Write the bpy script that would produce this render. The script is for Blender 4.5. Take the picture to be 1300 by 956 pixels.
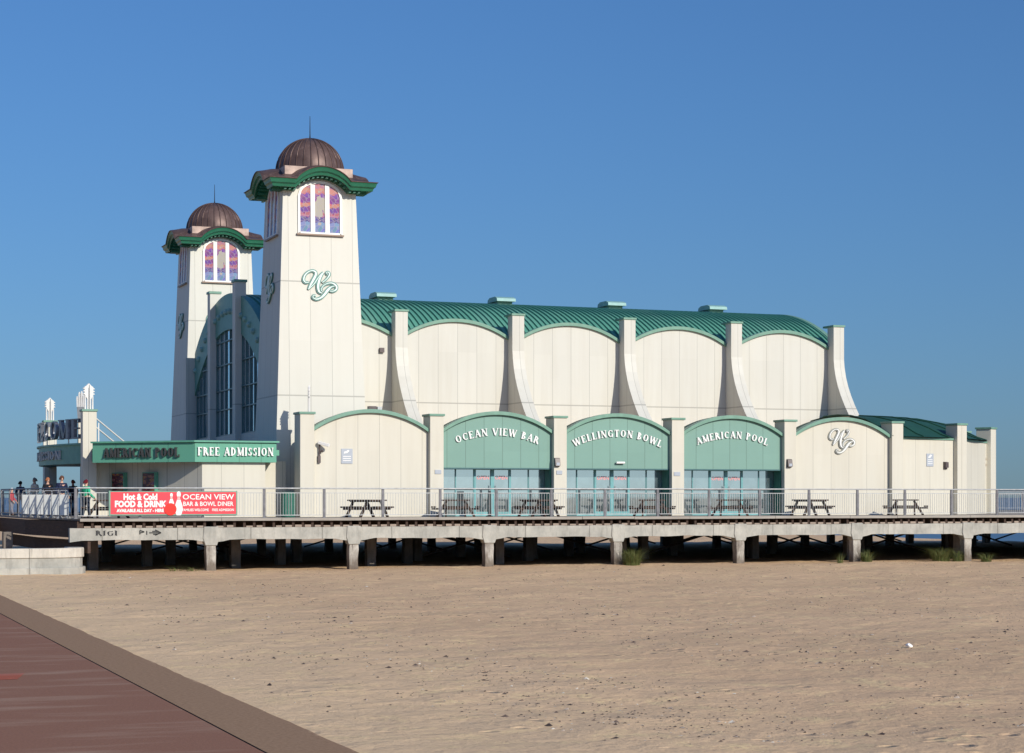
import bpy, bmesh, math, random
from mathutils import Vector, Matrix, noise
R = math.radians
PI = math.pi
random.seed(7)
for o in list(bpy.data.objects):
    bpy.data.objects.remove(o)
S = bpy.context.scene
COL = S.collection

# ------------------------------------------------------------------ camera
EYE = 3.1
cd = bpy.data.cameras.new('camera')
cam = bpy.data.objects.new('camera', cd)
COL.objects.link(cam)
S.camera = cam
cam.location = (0, 0, EYE)
cam.rotation_euler = (R(90), 0, R(-20.8))
cd.sensor_width = 36.0
cd.lens = 67.85
cd.shift_y = 0.1181
cd.clip_start = 0.5
cd.clip_end = 60000

# ------------------------------------------------------------------ world and sun
SUN_EL, SUN_AZ = 26.0, 17.0          # azimuth measured from -Y towards +X
W = bpy.data.worlds.new('World')
S.world = W
W.use_nodes = True
wn = W.node_tree
bg = wn.nodes['Background']
sky = wn.nodes.new('ShaderNodeTexSky')
sky.sky_type = 'NISHITA'
sky.sun_disc = False
sky.sun_elevation = R(SUN_EL)
sky.sun_rotation = R(180 - SUN_AZ)
sky.air_density = 1.2
sky.dust_density = 1.0
sky.ozone_density = 10.0
sky.altitude = 0
stc = wn.nodes.new('ShaderNodeTexCoord')
smp = wn.nodes.new('ShaderNodeMapping')
smp.inputs['Location'].default_value = (0, 0, .035)
smp.inputs['Scale'].default_value = (1, 1, .8)
wn.links.new(stc.outputs['Generated'], smp.inputs[0])
wn.links.new(smp.outputs[0], sky.inputs[0])
stn = wn.nodes.new('ShaderNodeMix')
stn.data_type = 'RGBA'
stn.blend_type = 'MULTIPLY'
stn.inputs[0].default_value = 1.0
stn.inputs[7].default_value = (.76, .83, .92, 1)
wn.links.new(sky.outputs[0], stn.inputs[6])
wn.links.new(stn.outputs[2], bg.inputs[0])
bg.inputs[1].default_value = 0.105
sl = bpy.data.lights.new('sun', 'SUN')
so = bpy.data.objects.new('sun', sl)
COL.objects.link(so)
sl.energy = 4.3
sl.angle = R(0.53)
sl.color = (1.0, 0.93, 0.80)
_sv = Vector((math.sin(R(SUN_AZ)) * math.cos(R(SUN_EL)), -math.cos(R(SUN_AZ)) * math.cos(R(SUN_EL)), math.sin(R(SUN_EL))))
so.rotation_euler = _sv.to_track_quat('Z', 'Y').to_euler()
so.location = _sv * 150
S.view_settings.view_transform = 'Standard'
S.view_settings.look = 'None'
S.view_settings.exposure = 0.0
S.view_settings.gamma = 1.0
S.render.engine = 'CYCLES'
S.cycles.max_bounces = 6

# ------------------------------------------------------------------ materials
LIFT = 1.16
def lift(c):
    return tuple(min(.86, v * LIFT) for v in c)
class NT:
    def __init__(s, name):
        s.m = bpy.data.materials.new(name)
        s.m.use_nodes = True
        s.t = s.m.node_tree
        s.b = s.t.nodes['Principled BSDF']
    def n(s, kind, **kw):
        n = s.t.nodes.new('ShaderNode' + kind)
        for k, v in kw.items():
            setattr(n, k, v)
        return n
    def put(s, sock, v):
        if hasattr(v, 'links') or isinstance(v, bpy.types.NodeSocket):
            s.t.links.new(v, sock)
        else:
            if isinstance(v, tuple) and len(v) == 3 and sock.type == 'RGBA':
                v = v + (1,)
            sock.default_value = v
    def math(s, op, a, b=0.0, c=0.0):
        n = s.n('Math', operation=op)
        s.put(n.inputs[0], a)
        s.put(n.inputs[1], b)
        s.put(n.inputs[2], c)
        return n.outputs[0]
    def pos(s):
        return s.n('NewGeometry').outputs['Position']
    def objc(s):
        return s.n('TexCoord').outputs['Object']
    def scale(s, v, sc):
        n = s.n('Mapping')
        s.put(n.inputs[0], v)
        n.inputs['Scale'].default_value = sc
        return n.outputs[0]
    def noise(s, v, sc, detail=4, rough=.55):
        n = s.n('TexNoise')
        s.put(n.inputs['Vector'], v)
        n.inputs['Scale'].default_value = sc
        n.inputs['Detail'].default_value = detail
        n.inputs['Roughness'].default_value = rough
        return n.outputs[0]
    def ramp(s, f, stops, interp='LINEAR'):
        n = s.n('ValToRGB')
        s.put(n.inputs[0], f)
        r = n.color_ramp
        r.interpolation = interp
        while len(r.elements) < len(stops):
            r.elements.new(.5)
        for e, (p, c) in zip(r.elements, stops):
            e.position = p
            e.color = (c[0], c[1], c[2], 1) if isinstance(c, tuple) else (c, c, c, 1)
        return n.outputs[0]
    def mix(s, f, a, b, mode='MIX'):
        n = s.n('Mix', data_type='RGBA', blend_type=mode)
        s.put(n.inputs[0], f)
        s.put(n.inputs[6], a)
        s.put(n.inputs[7], b)
        return n.outputs[2]
    def sep(s, v):
        n = s.n('SeparateXYZ')
        s.put(n.inputs[0], v)
        return n.outputs
    def bump(s, h, strength=.5, dist=.02, normal=None):
        n = s.n('Bump')
        n.inputs['Strength'].default_value = strength
        n.inputs['Distance'].default_value = dist
        s.put(n.inputs['Height'], h)
        if normal is not None:
            s.put(n.inputs['Normal'], normal)
        s.put(s.b.inputs['Normal'], n.outputs[0])
        return n.outputs[0]
    def fin(s, color=None, rough=.6, metal=0.0, spec=None):
        if color is not None:
            s.put(s.b.inputs['Base Color'], color)
        s.put(s.b.inputs['Roughness'], rough)
        s.put(s.b.inputs['Metallic'], metal)
        if spec is not None:
            s.b.inputs['Specular IOR Level'].default_value = spec
        return s.m


def panel_mat(name, col, sp=1.0, off=0.0, zs=(), width=.022, yoff=0.0, dirt=.17, rough=.5, grid_off=None):
    """painted cladding in vertical sheets: fine joints, faint weather streaks"""
    M = NT(name)
    col = lift(col)
    p = M.pos()
    x, y, z = M.sep(p)
    nx, ny, nz = M.sep(M.n('NewGeometry').outputs['Normal'])
    def joint(c, o, s_):
        f = M.math('FRACT', M.math('DIVIDE', M.math('SUBTRACT', c, o), s_))
        d = M.math('ABSOLUTE', M.math('SUBTRACT', f, .5))
        return M.math('GREATER_THAN', d, .5 - width / s_ / 2)
    jx = M.math('MULTIPLY', joint(x, off, sp), M.math('GREATER_THAN', M.math('ABSOLUTE', ny), .5))
    jy = M.math('MULTIPLY', joint(y, yoff, sp), M.math('GREATER_THAN', M.math('ABSOLUTE', nx), .72))
    j = M.math('MAXIMUM', jx, jy)
    for zz in zs:
        jz = M.math('LESS_THAN', M.math('ABSOLUTE', M.math('SUBTRACT', z, zz)), .03)
        j = M.math('MAXIMUM', j, jz)
    st = M.noise(M.scale(p, (3.2, 3.2, .22)), 1.0, 5, .6)
    pt = M.noise(p, .35, 3, .5)
    dirtv = M.math('MULTIPLY', M.ramp(st, [(.42, 0.0), (.78, 1.0)]), dirt)
    pan = M.n('TexWhiteNoise', noise_dimensions='2D')
    cx = M.n('CombineXYZ')
    M.put(cx.inputs[0], M.math('FLOOR', M.math('DIVIDE', M.math('SUBTRACT', x, off), sp)))
    M.put(cx.inputs[1], M.math('FLOOR', M.math('DIVIDE', M.math('SUBTRACT', z, .2), 5.0)))
    M.put(pan.inputs[0], cx.outputs[0])
    v = M.math('ADD', .965, M.math('MULTIPLY', pan.outputs[0], .05))
    v = M.math('ADD', v, M.math('MULTIPLY', M.math('SUBTRACT', pt, .5), .07))
    vv = M.n('CombineXYZ')
    for i in range(3):
        M.put(vv.inputs[i], v)
    c = M.mix(1.0, col, vv.outputs[0], 'MULTIPLY')
    c = M.mix(dirtv, c, tuple(a * b for a, b in zip(col, (.62, .55, .45))))
    c = M.mix(M.math('MULTIPLY', j, .55), c, tuple(a * .35 for a in col))
    M.bump(M.math('SUBTRACT', M.noise(p, 1.6, 2), M.math('MULTIPLY', j, .6)), .12, .03)
    return M.fin(c, rough, 0, .3)


def paint_mat(name, col, rough=.45, vary=.1, sc=3.0, metal=0.0, spec=.4):
    M = NT(name)
    col = lift(col)
    p = M.objc()
    nz = M.noise(p, sc, 4)
    c = M.mix(M.ramp(nz, [(.35, 0.0), (.7, 1.0)]), tuple(a * (1 - vary) for a in col), tuple(min(1, a * (1 + vary)) for a in col))
    M.bump(M.noise(p, sc * 6, 3), .08, .01)
    return M.fin(c, rough, metal, spec)


def concrete_mat(name, c1, c2, sc=1.2, bump=.35):
    M = NT(name)
    c1, c2 = lift(c1), lift(c2)
    p = M.pos()
    a = M.noise(p, sc, 6, .65)
    b = M.noise(M.scale(p, (5, 5, .8)), 1.0, 5, .7)
    c = M.mix(M.ramp(a, [(.35, 0.0), (.65, 1.0)]), c1, c2)
    c = M.mix(M.math('MULTIPLY', M.ramp(b, [(.5, 0.0), (.75, 1.0)]), .55), c, tuple(v * .38 for v in c1))
    jx_ = M.math('FRACT', M.math('DIVIDE', M.math('ADD', M.sep(p)[0], M.math('MULTIPLY', a, .05)), 3.05))
    c = M.mix(M.math('MULTIPLY', M.math('LESS_THAN', jx_, .010), .75), c, tuple(v * .25 for v in c1))
    M.bump(M.noise(p, 9, 6, .7), bump, .04)
    return M.fin(c, .9, 0, .2)


def wood_mat(name, c1, c2, axis=0, rough=.8):
    M = NT(name)
    p = M.objc()
    s_ = [14, 14, 14]
    s_[axis] = .9
    g = M.noise(M.scale(p, tuple(s_)), 1.0, 5, .65)
    c = M.mix(M.ramp(g, [(.3, 0.0), (.7, 1.0)]), c1, c2)
    c = M.mix(M.math('MULTIPLY', M.noise(p, .9, 4), .4), c, tuple(v * .5 for v in c1))
    M.bump(g, .35, .01)
    return M.fin(c, rough, 0, .25)

CREAM = (.51, .50, .455)
m_cream = panel_mat('cream_cladding', CREAM, 1.0, 22.02, (7.7,), yoff=.2)
m_cream_low = panel_mat('cream_cladding_low', (.525, .50, .43), 1.0, 22.05, (), yoff=.2)
m_tower = panel_mat('tower_cladding', (.53, .522, .472), 1.0, 22.5, (7.7, 12.87), yoff=.33, dirt=.08)
m_green_panel = panel_mat('sea_green_cladding', (.162, .285, .243), .893, 21.98, (), dirt=.05, width=.03)
m_trim = paint_mat('light_green_trim', (.135, .26, .20))
m_green_mid = paint_mat('mid_green_paint', (.09, .28, .20))
m_gable = paint_mat('gable_green_paint', (.10, .26, .22))
m_cornice = paint_mat('bright_green_paint', (.016, .115, .066), .35)
m_vent = paint_mat('pale_teal_vent_paint', (.20, .36, .34), .45)
m_white = paint_mat('white_paint', (.68, .67, .65), .4, .03)
m_letter = paint_mat('white_letter_paint', (.70, .70, .68), .35, .02)
m_black = paint_mat('black_paint', (.02, .02, .022), .4)
m_metal = paint_mat('galvanised_steel', (.34, .35, .36), .5, .15, 5, .3)
m_postmetal = paint_mat('weathered_post_steel', (.13, .13, .145), .5, .25, 4, .2)
m_darkblue = paint_mat('dark_steel', (.06, .08, .10), .4, .2, 4, .3)
m_teal = paint_mat('teal_frame_paint', (.14, .33, .345), .35)
m_darkgreen = paint_mat('dark_green_paint_and_shade', (.02, .14, .09), .4)
m_frame_dark = paint_mat('dark_teal_frame', (.05, .12, .13), .35)
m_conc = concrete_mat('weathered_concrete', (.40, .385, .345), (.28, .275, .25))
m_conc_dark = concrete_mat('dark_concrete', (.20, .17, .15), (.11, .10, .09))  # darker concrete for the rear piles and cross beams
m_pile = pile_mat = None
m_pile_x = concrete_mat('stained_concrete_pile', (.46, .42, .37), (.19, .165, .15), 2.0, .6)
m_deckwood = wood_mat('grey_deck_timber', (.36, .335, .30), (.24, .22, .195), 1)
m_edgewood = wood_mat('grey_edge_timber', (.42, .39, .35), (.28, .255, .225), 0)
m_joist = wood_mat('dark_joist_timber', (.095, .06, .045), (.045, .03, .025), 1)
m_bounce_roof = concrete_mat('pale_bounce_roof', (.62, .47, .30), (.54, .40, .25), 4)  # pale warm tone made up to bounce light onto the buttress sides
m_packer = wood_mat('pinkish_packer_timber', (.42, .34, .28), (.28, .22, .18), 0)
m_benchwood = wood_mat('brown_bench_timber', (.085, .055, .042), (.05, .034, .028), 0)
m_bin = paint_mat('green_bin_paint', (.035, .15, .11), .45)
m_signgrey = paint_mat('grey_sign', (.34, .37, .42), .4, .05)
m_lamp = paint_mat('dark_lamp_casing', (.09, .07, .07), .4)
m_skin = paint_mat('skin', (.50, .30, .22), .55, .06)
m_litter = paint_mat('white_litter', (.75, .77, .8), .5)
m_red = paint_mat('banner_red', (.62, .045, .065), .4, .05)
m_ballred = paint_mat('ball_red', (.72, .03, .02), .3, .05)
m_rednose = paint_mat('open_sign_red', (.66, .27, .28), .4, .05)


def pile_material():
    M = NT('stained_concrete_pile')
    p = M.pos()
    x, y, z = M.sep(p)
    a = M.noise(M.scale(p, (1, 1, .6)), 2.0, 6, .7)
    b = M.noise(M.scale(p, (9, 9, 1.2)), 1.0, 5, .7)
    c = M.mix(M.ramp(a, [(.38, 0.0), (.62, 1.0)]), (.50, .47, .42), (.22, .19, .165))
    tide = M.math('ADD', z, M.math('MULTIPLY', M.math('SUBTRACT', b, .5), 1.3))
    c = M.mix(M.ramp(tide, [(.25, .8), (.60, 0.0)]), c, (.13, .10, .075))
    c = M.mix(M.ramp(b, [(.58, 0.0), (.70, .85)]), c, (.10, .08, .07))
    M.bump(M.math('ADD', a, b), .7, .05)
    return M.fin(c, .9, 0, .2)
m_pile = pile_material()


def copper_mat():
    M = NT('brown_copper')
    p = M.objc()
    a = M.noise(p, 1.3, 5, .6)
    b = M.noise(M.scale(p, (6, 6, 1)), 1, 4)
    c = M.mix(M.ramp(a, [(.35, 0.0), (.7, 1.0)]), (.085, .052, .046), (.155, .10, .088))
    c = M.mix(M.ramp(b, [(.55, 0.0), (.8, .6)]), c, (.30, .21, .19))
    M.bump(M.noise(p, 5, 3), .15, .02)
    return M.fin(c, .48, .35, .5)
m_copper = copper_mat()
m_copper_pale = paint_mat('pale_copper', (.36, .27, .23), .6, .3, 2.0, .2)


def roof_mat():
    M = NT('green_standing_seam')
    p = M.pos()
    a = M.noise(M.scale(p, (2, .4, .4)), 1, 4)
    c = M.mix(a, (.10, .315, .23), (.13, .36, .27))
    x, y, z = M.sep(p)
    wn_ = M.n('TexWhiteNoise', noise_dimensions='1D')
    M.put(wn_.inputs['W'], M.math('FLOOR', M.math('DIVIDE', M.math('SUBTRACT', x, 21.65), .6)))
    c = M.mix(M.math('MULTIPLY', wn_.outputs[0], .28), c, (.06, .22, .18))
    c = M.mix(M.math('MULTIPLY', M.ramp(M.noise(M.scale(p, (.5, .15, .15)), 1, 4), [(.5, 0.0), (.7, 1.0)]), .35), c, (.22, .40, .33))
    return M.fin(c, .42, 0, .5)
m_roof = roof_mat()
m_roof_dark = paint_mat('dark_green_membrane', (.010, .055, .038), .6, .15, 1.0)


def glass_mat(name, tint, fac, inner, rough=.02):
    M = NT(name)
    g = M.n('BsdfGlossy')
    g.inputs['Color'].default_value = tint + (1,)
    g.inputs['Roughness'].default_value = rough
    bn = M.n('Bump')
    bn.inputs['Strength'].default_value = .012
    bn.inputs['Distance'].default_value = .02
    M.put(bn.inputs['Height'], M.noise(M.pos(), 1.1, 2))
    nz = M.noise(M.scale(M.pos(), (1.0, 1.0, .8)), 1.7, 3)
    M.put(M.b.inputs['Base Color'], M.mix(M.ramp(nz, [(.4, 0.0), (.6, 1.0)]), inner, tuple(v * .5 for v in inner)))
    M.b.inputs['Roughness'].default_value = .3
    mx = M.n('MixShader')
    mx.inputs[0].default_value = fac
    M.t.links.new(M.b.outputs[0], mx.inputs[1])
    M.t.links.new(g.outputs[0], mx.inputs[2])
    M.t.links.new(mx.outputs[0], M.t.nodes['Material Output'].inputs[0])
    return M.m
m_glass = glass_mat('shopfront_glass', (.68, .84, .92), .50, (.12, .17, .19))
m_glass_gable = glass_mat('gable_glass', (.90, .96, 1.0), .72, (.42, .47, .49))


def stained_mat(figure=False):
    M = NT('stained_glass_centre' if figure else 'stained_glass_side')
    tc = M.n('TexCoord').outputs['Object']
    x, y, z = M.sep(tc)
    u = M.math('ADD', x, y)
    wob = M.noise(M.scale(tc, (2.0, 2.0, 2.4)), 1.6, 3)
    h = M.math('ADD', z, M.math('MULTIPLY', M.math('SUBTRACT', wob, .5), .55))
    h = M.math('DIVIDE', h, 2.35)
    c = M.ramp(h, [(0.0, (.22, .33, .62)), (.14, (.30, .42, .72)), (.24, (.13, .08, .35)), (.33, (.58, .16, .28)),
                   (.42, (.26, .06, .33)), (.52, (.72, .30, .18)), (.60, (.24, .05, .32)), (.70, (.36, .10, .38)),
                   (.78, (.78, .33, .20)), (.88, (.62, .22, .30)), (1.0, (.28, .25, .50))], 'CONSTANT')
    vo = M.n('TexVoronoi', feature='F1')
    M.put(vo.inputs['Vector'], tc)
    vo.inputs['Scale'].default_value = 4.5
    c = M.mix(.28, c, vo.outputs['Color'], 'OVERLAY')
    if figure:
        n2 = M.noise(M.scale(tc, (1, 1, 1.2)), 2.6, 2)
        zc = M.math('ABSOLUTE', M.math('SUBTRACT', z, 1.25))
        m_ = M.math('LESS_THAN', M.math('ADD', M.math('ADD', zc, M.math('MULTIPLY', n2, 2.2)), M.math('MULTIPLY', M.math('ABSOLUTE', u), 1.6)), 1.72)
        c = M.mix(m_, c, (.62, .60, .46))
    ve = M.n('TexVoronoi', feature='DISTANCE_TO_EDGE')
    M.put(ve.inputs['Vector'], tc)
    ve.inputs['Scale'].default_value = 4.5
    e = M.math('LESS_THAN', ve.outputs['Distance'], .05)
    c = M.mix(M.math('MULTIPLY', e, .4), c, (.60, .55, .62))
    c = M.mix(1.0, c, (.60, .56, .58), 'MULTIPLY')
    return M.fin(c, .15, 0, .6)
m_st1, m_st2 = stained_mat(False), stained_mat(True)


def sand_mat():
    M = NT('dry_beach_sand')
    p = M.pos()
    big = M.noise(p, .11, 4, .5)
    mid = M.noise(p, .9, 6, .7)
    fine = M.noise(p, 7, 6, .75)
    grit = M.noise(p, 15, 5, .8)
    c = M.mix(M.ramp(big, [(.35, 0.0), (.7, 1.0)]), (.61, .418, .258), (.68, .468, .292))
    xx, yy, zz = M.sep(p)
    near = M.ramp(M.math('ADD', M.math('DIVIDE', xx, 20.0), M.math('MULTIPLY', M.math('SUBTRACT', mid, .5), .5)), [(.34, .65), (.75, 0.0)])
    c = M.mix(near, c, (.80, .59, .37))
    patch = M.math('MULTIPLY', M.ramp(mid, [(.50, 0.0), (.66, 1.0)]), M.ramp(fine, [(.44, 0.0), (.58, 1.0)]))
    c = M.mix(patch, c, (.80, .62, .34))
    c = M.mix(M.ramp(fine, [(.30, .55), (.47, 0.0)]), c, (.42, .28, .19))
    c = M.mix(M.ramp(grit, [(.63, 0.0), (.72, .7)]), c, (.80, .68, .55))
    c = M.mix(M.ramp(grit, [(.26, .9), (.36, 0.0)]), c, (.20, .14, .11))
    h = M.math('ADD', M.math('MULTIPLY', M.noise(p, 2.2, 5, .65), .8), M.math('MULTIPLY', fine, .5))
    vo = M.n('TexVoronoi', feature='F1')
    M.put(vo.inputs['Vector'], p)
    vo.inputs['Scale'].default_value = 1.5
    dip = M.ramp(vo.outputs['Distance'], [(.06, 0.0), (.17, 1.0), (.24, 1.25), (.34, 1.0)])
    track = M.ramp(M.noise(p, .22, 3, .6), [(.46, 0.0), (.60, 1.0)])
    h = M.math('ADD', h, M.math('MULTIPLY', M.math('MULTIPLY', dip, track), .7))
    M.bump(h, .9, .08)
    return M.fin(c, .95, 0, .1)


def grain_mat(name, c1, c2, sc=20, streak=None):
    M = NT(name)
    p = M.pos()
    c = M.mix(M.ramp(M.noise(p, sc, 4, .7), [(.35, 0.0), (.65, 1.0)]), c1, c2)
    c = M.mix(M.math('MULTIPLY', M.ramp(M.noise(M.scale(p, (.25, 1.1, 1)), 1.0, 5, .6), [(.5, 0.0), (.7, 1.0)]), .5), c,
              streak or tuple(v * 1.5 for v in c2))
    M.bump(M.noise(p, sc * 1.5, 4), .3, .01)
    return M.fin(c, .9, 0, .2)


def edging_mat():
    M = NT('brown_edging')
    p = M.pos()
    x, y, z = M.sep(p)
    c = M.mix(M.ramp(M.noise(p, 16, 4, .7), [(.35, 0.0), (.65, 1.0)]), (.34, .215, .13), (.25, .155, .09))
    n = M.noise(M.scale(p, (1.2, .55, 1)), 1.2, 6, .75)
    f = M.math('ADD', M.math('DIVIDE', M.math('SUBTRACT', x, 6.30), .30), M.math('MULTIPLY', M.math('SUBTRACT', n, .55), 3.2))
    c = M.mix(M.ramp(f, [(.45, 0.0), (.95, 1.0)]), c, (.64, .45, .29))
    M.bump(M.noise(p, 22, 4), .3, .01)
    return M.fin(c, .9, 0, .2)


def sea_mat():
    M = NT('sea_water')
    p = M.pos()
    w = M.noise(M.scale(p, (.5, .12, 1)), 1.0, 5, .6)
    M.bump(w, .5, .3)
    c = M.mix(M.ramp(M.noise(M.scale(p, (.02, .004, 1)), 1, 4), [(.4, 0.0), (.6, 1.0)]), (.05, .10, .17), (.07, .13, .20))
    return M.fin(c, .35, 0, .4)
def grass_mat():
    M = NT('marram_grass')
    p = M.objc()
    c = M.mix(M.ramp(M.noise(M.scale(p, (9, 9, 1)), 1.5, 2), [(.35, 0.0), (.65, 1.0)]), (.07, .11, .03), (.20, .20, .075))
    return M.fin(c, .6, 0, .2)
m_grass = grass_mat()

# ------------------------------------------------------------------ mesh helpers
class MB:
    def __init__(s):
        s.v, s.f = [], []
    def add(s, vs, fs):
        n = len(s.v)
        s.v += [tuple(v) for v in vs]
        s.f += [tuple(i + n for i in f) for f in fs]
        return s
    def box(s, x0, x1, y0, y1, z0, z1):
        vs = [(x0, y0, z0), (x1, y0, z0), (x1, y1, z0), (x0, y1, z0), (x0, y0, z1), (x1, y0, z1), (x1, y1, z1), (x0, y1, z1)]
        return s.add(vs, [(0, 3, 2, 1), (4, 5, 6, 7), (0, 1, 5, 4), (1, 2, 6, 5), (2, 3, 7, 6), (3, 0, 4, 7)])
    def bar(s, a, b, w, h, up=(0, 0, 1)):
        a, b = Vector(a), Vector(b)
        d = (b - a).normalized()
        up = Vector(up)
        if abs(d.dot(up)) > .98:
            up = Vector((1, 0, 0)) if abs(d.x) < .9 else Vector((0, 1, 0))
        sd = d.cross(up).normalized()
        u = sd.cross(d).normalized()
        vs = []
        for p in (a, b):
            for i, j in ((-1, -1), (1, -1), (1, 1), (-1, 1)):
                vs.append(p + sd * (i * w / 2) + u * (j * h / 2))
        return s.add(vs, [(0, 1, 2, 3), (7, 6, 5, 4), (0, 4, 5, 1), (1, 5, 6, 2), (2, 6, 7, 3), (3, 7, 4, 0)])
    def tube(s, pts, r, n=8, closed=False, cap=True):
        pts = [Vector(p) for p in pts]
        rr = r if isinstance(r, (list, tuple)) else [r] * len(pts)
        rings = []
        for i, p in enumerate(pts):
            a = pts[i - 1] if i else pts[i]
            b = pts[i + 1] if i < len(pts) - 1 else pts[i]
            d = (b - a).normalized()
            up = Vector((0, 0, 1)) if abs(d.z) < .95 else Vector((1, 0, 0))
            sd = d.cross(up).normalized()
            u = sd.cross(d)
            rings.append([p + (sd * math.cos(2 * PI * k / n) + u * math.sin(2 * PI * k / n)) * rr[i] for k in range(n)])
        vs = [v for r_ in rings for v in r_]
        fs = []
        for i in range(len(pts) - 1):
            for k in range(n):
                k2 = (k + 1) % n
                fs.append((i * n + k, i * n + k2, (i + 1) * n + k2, (i + 1) * n + k))
        if cap:
            fs.append(tuple(range(n - 1, -1, -1)))
            fs.append(tuple((len(pts) - 1) * n + k for k in range(n)))
        return s.add(vs, fs)
    def prism(s, poly, fn, d0, d1):
        """poly: 2D points (a,b); fn(a,b,d)->xyz; closed solid between depths d0,d1"""
        n = len(poly)
        vs = [fn(a, b, d0) for a, b in poly] + [fn(a, b, d1) for a, b in poly]
        fs = [tuple(range(n)), tuple(range(2 * n - 1, n - 1, -1))]
        for i in range(n):
            j = (i + 1) % n
            fs.append((i, i + n, j + n, j))
        return s.add(vs, fs)
    def band(s, inner, outer, fn, d0, d1):
        """strip between two open polylines, solid"""
        n = len(inner)
        vs = []
        for d in (d0, d1):
            vs += [fn(a, b, d) for a, b in inner] + [fn(a, b, d) for a, b in outer]
        fs = []
        for i in range(n - 1):
            fs.append((i, i + 1, n + i + 1, n + i))
            fs.append((2 * n + i, 3 * n + i, 3 * n + i + 1, 2 * n + i + 1))
            fs.append((i, 2 * n + i, 2 * n + i + 1, i + 1))
            fs.append((n + i, n + i + 1, 3 * n + i + 1, 3 * n + i))
        fs.append((0, n, 3 * n, 2 * n))
        fs.append((n - 1, 3 * n - 1, 4 * n - 1, 2 * n - 1))
        return s.add(vs, fs)
    def lathe(s, prof, c=(0, 0, 0), n=24, a0=0, a1=2 * PI, cap=True):
        full = abs(a1 - a0 - 2 * PI) < 1e-6
        m = n if full else n + 1
        vs = []
        for r, z in prof:
            for k in range(m):
                a = a0 + (a1 - a0) * k / n
                vs.append((c[0] + r * math.cos(a), c[1] + r * math.sin(a), c[2] + z))
        fs = []
        for i in range(len(prof) - 1):
            for k in range(n):
                k2 = (k + 1) % m
                fs.append((i * m + k, i * m + k2, (i + 1) * m + k2, (i + 1) * m + k))
        if cap and full:
            fs.append(tuple(range(m - 1, -1, -1)))
            fs.append(tuple((len(prof) - 1) * m + k for k in range(m)))
        return s.add(vs, fs)
    def build(s, name, mat, parent=None, smooth=False, bevel=0, recalc=True):
        me = bpy.data.meshes.new(name)
        o = bpy.data.objects.new(name, me)
        COL.objects.link(o)
        off = org(parent) if parent else Vector((0, 0, 0))
        if parent:
            o.parent = parent
        me.from_pydata([tuple(Vector(v) - off) for v in s.v], [], s.f)
        if recalc or bevel:
            bm = bmesh.new()
            bm.from_mesh(me)
            bmesh.ops.remove_doubles(bm, verts=bm.verts, dist=1e-5)
            bmesh.ops.recalc_face_normals(bm, faces=bm.faces)
            bm.to_mesh(me)
            bm.free()
        me.materials.append(mat)
        if smooth:
            for p in me.polygons:
                p.use_smooth = True
            try:
                me.set_sharp_from_angle(angle=R(40))
            except Exception:
                pass
        if bevel:
            b = o.modifiers.new('bevel', 'BEVEL')
            b.width = bevel
            b.segments = 2
            b.limit_method = 'ANGLE'
        return o


def org(p):
    v = Vector((0, 0, 0))
    while p:
        v += p.location
        p = p.parent
    return v

def tag(o, label=None, cat=None, group=None, kind=None):
    for k, v in (('label', label), ('category', cat), ('group', group), ('kind', kind)):
        if v:
            o[k] = v
    return o

def thing(name, label, cat, loc=(0, 0, 0), group=None):
    o = bpy.data.objects.new(name, None)
    COL.objects.link(o)
    o.location = loc
    o.empty_display_size = .3
    return tag(o, label, cat, group)

def copy_tree(o, parent=None):
    c = o.copy()
    COL.objects.link(c)
    if parent:
        c.parent = parent
    for ch in list(o.children):
        copy_tree(ch, c)
    return c

XZ = lambda y: (lambda a, b, d: (a, y + d, b))      # facade facing -Y
def arc_pts(x0, x1, ze, zp, n=20):
    """arc of a circle from (x0,ze) to (x1,ze) with its crown at zp"""
    h = (x1 - x0) / 2
    s = zp - ze
    r = (h * h + s * s) / (2 * s)
    cx, cz = (x0 + x1) / 2, zp - r
    a = math.asin(h / r)
    return [(cx + r * math.sin(-a + 2 * a * i / n), cz + r * math.cos(-a + 2 * a * i / n)) for i in range(n + 1)]

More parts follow.
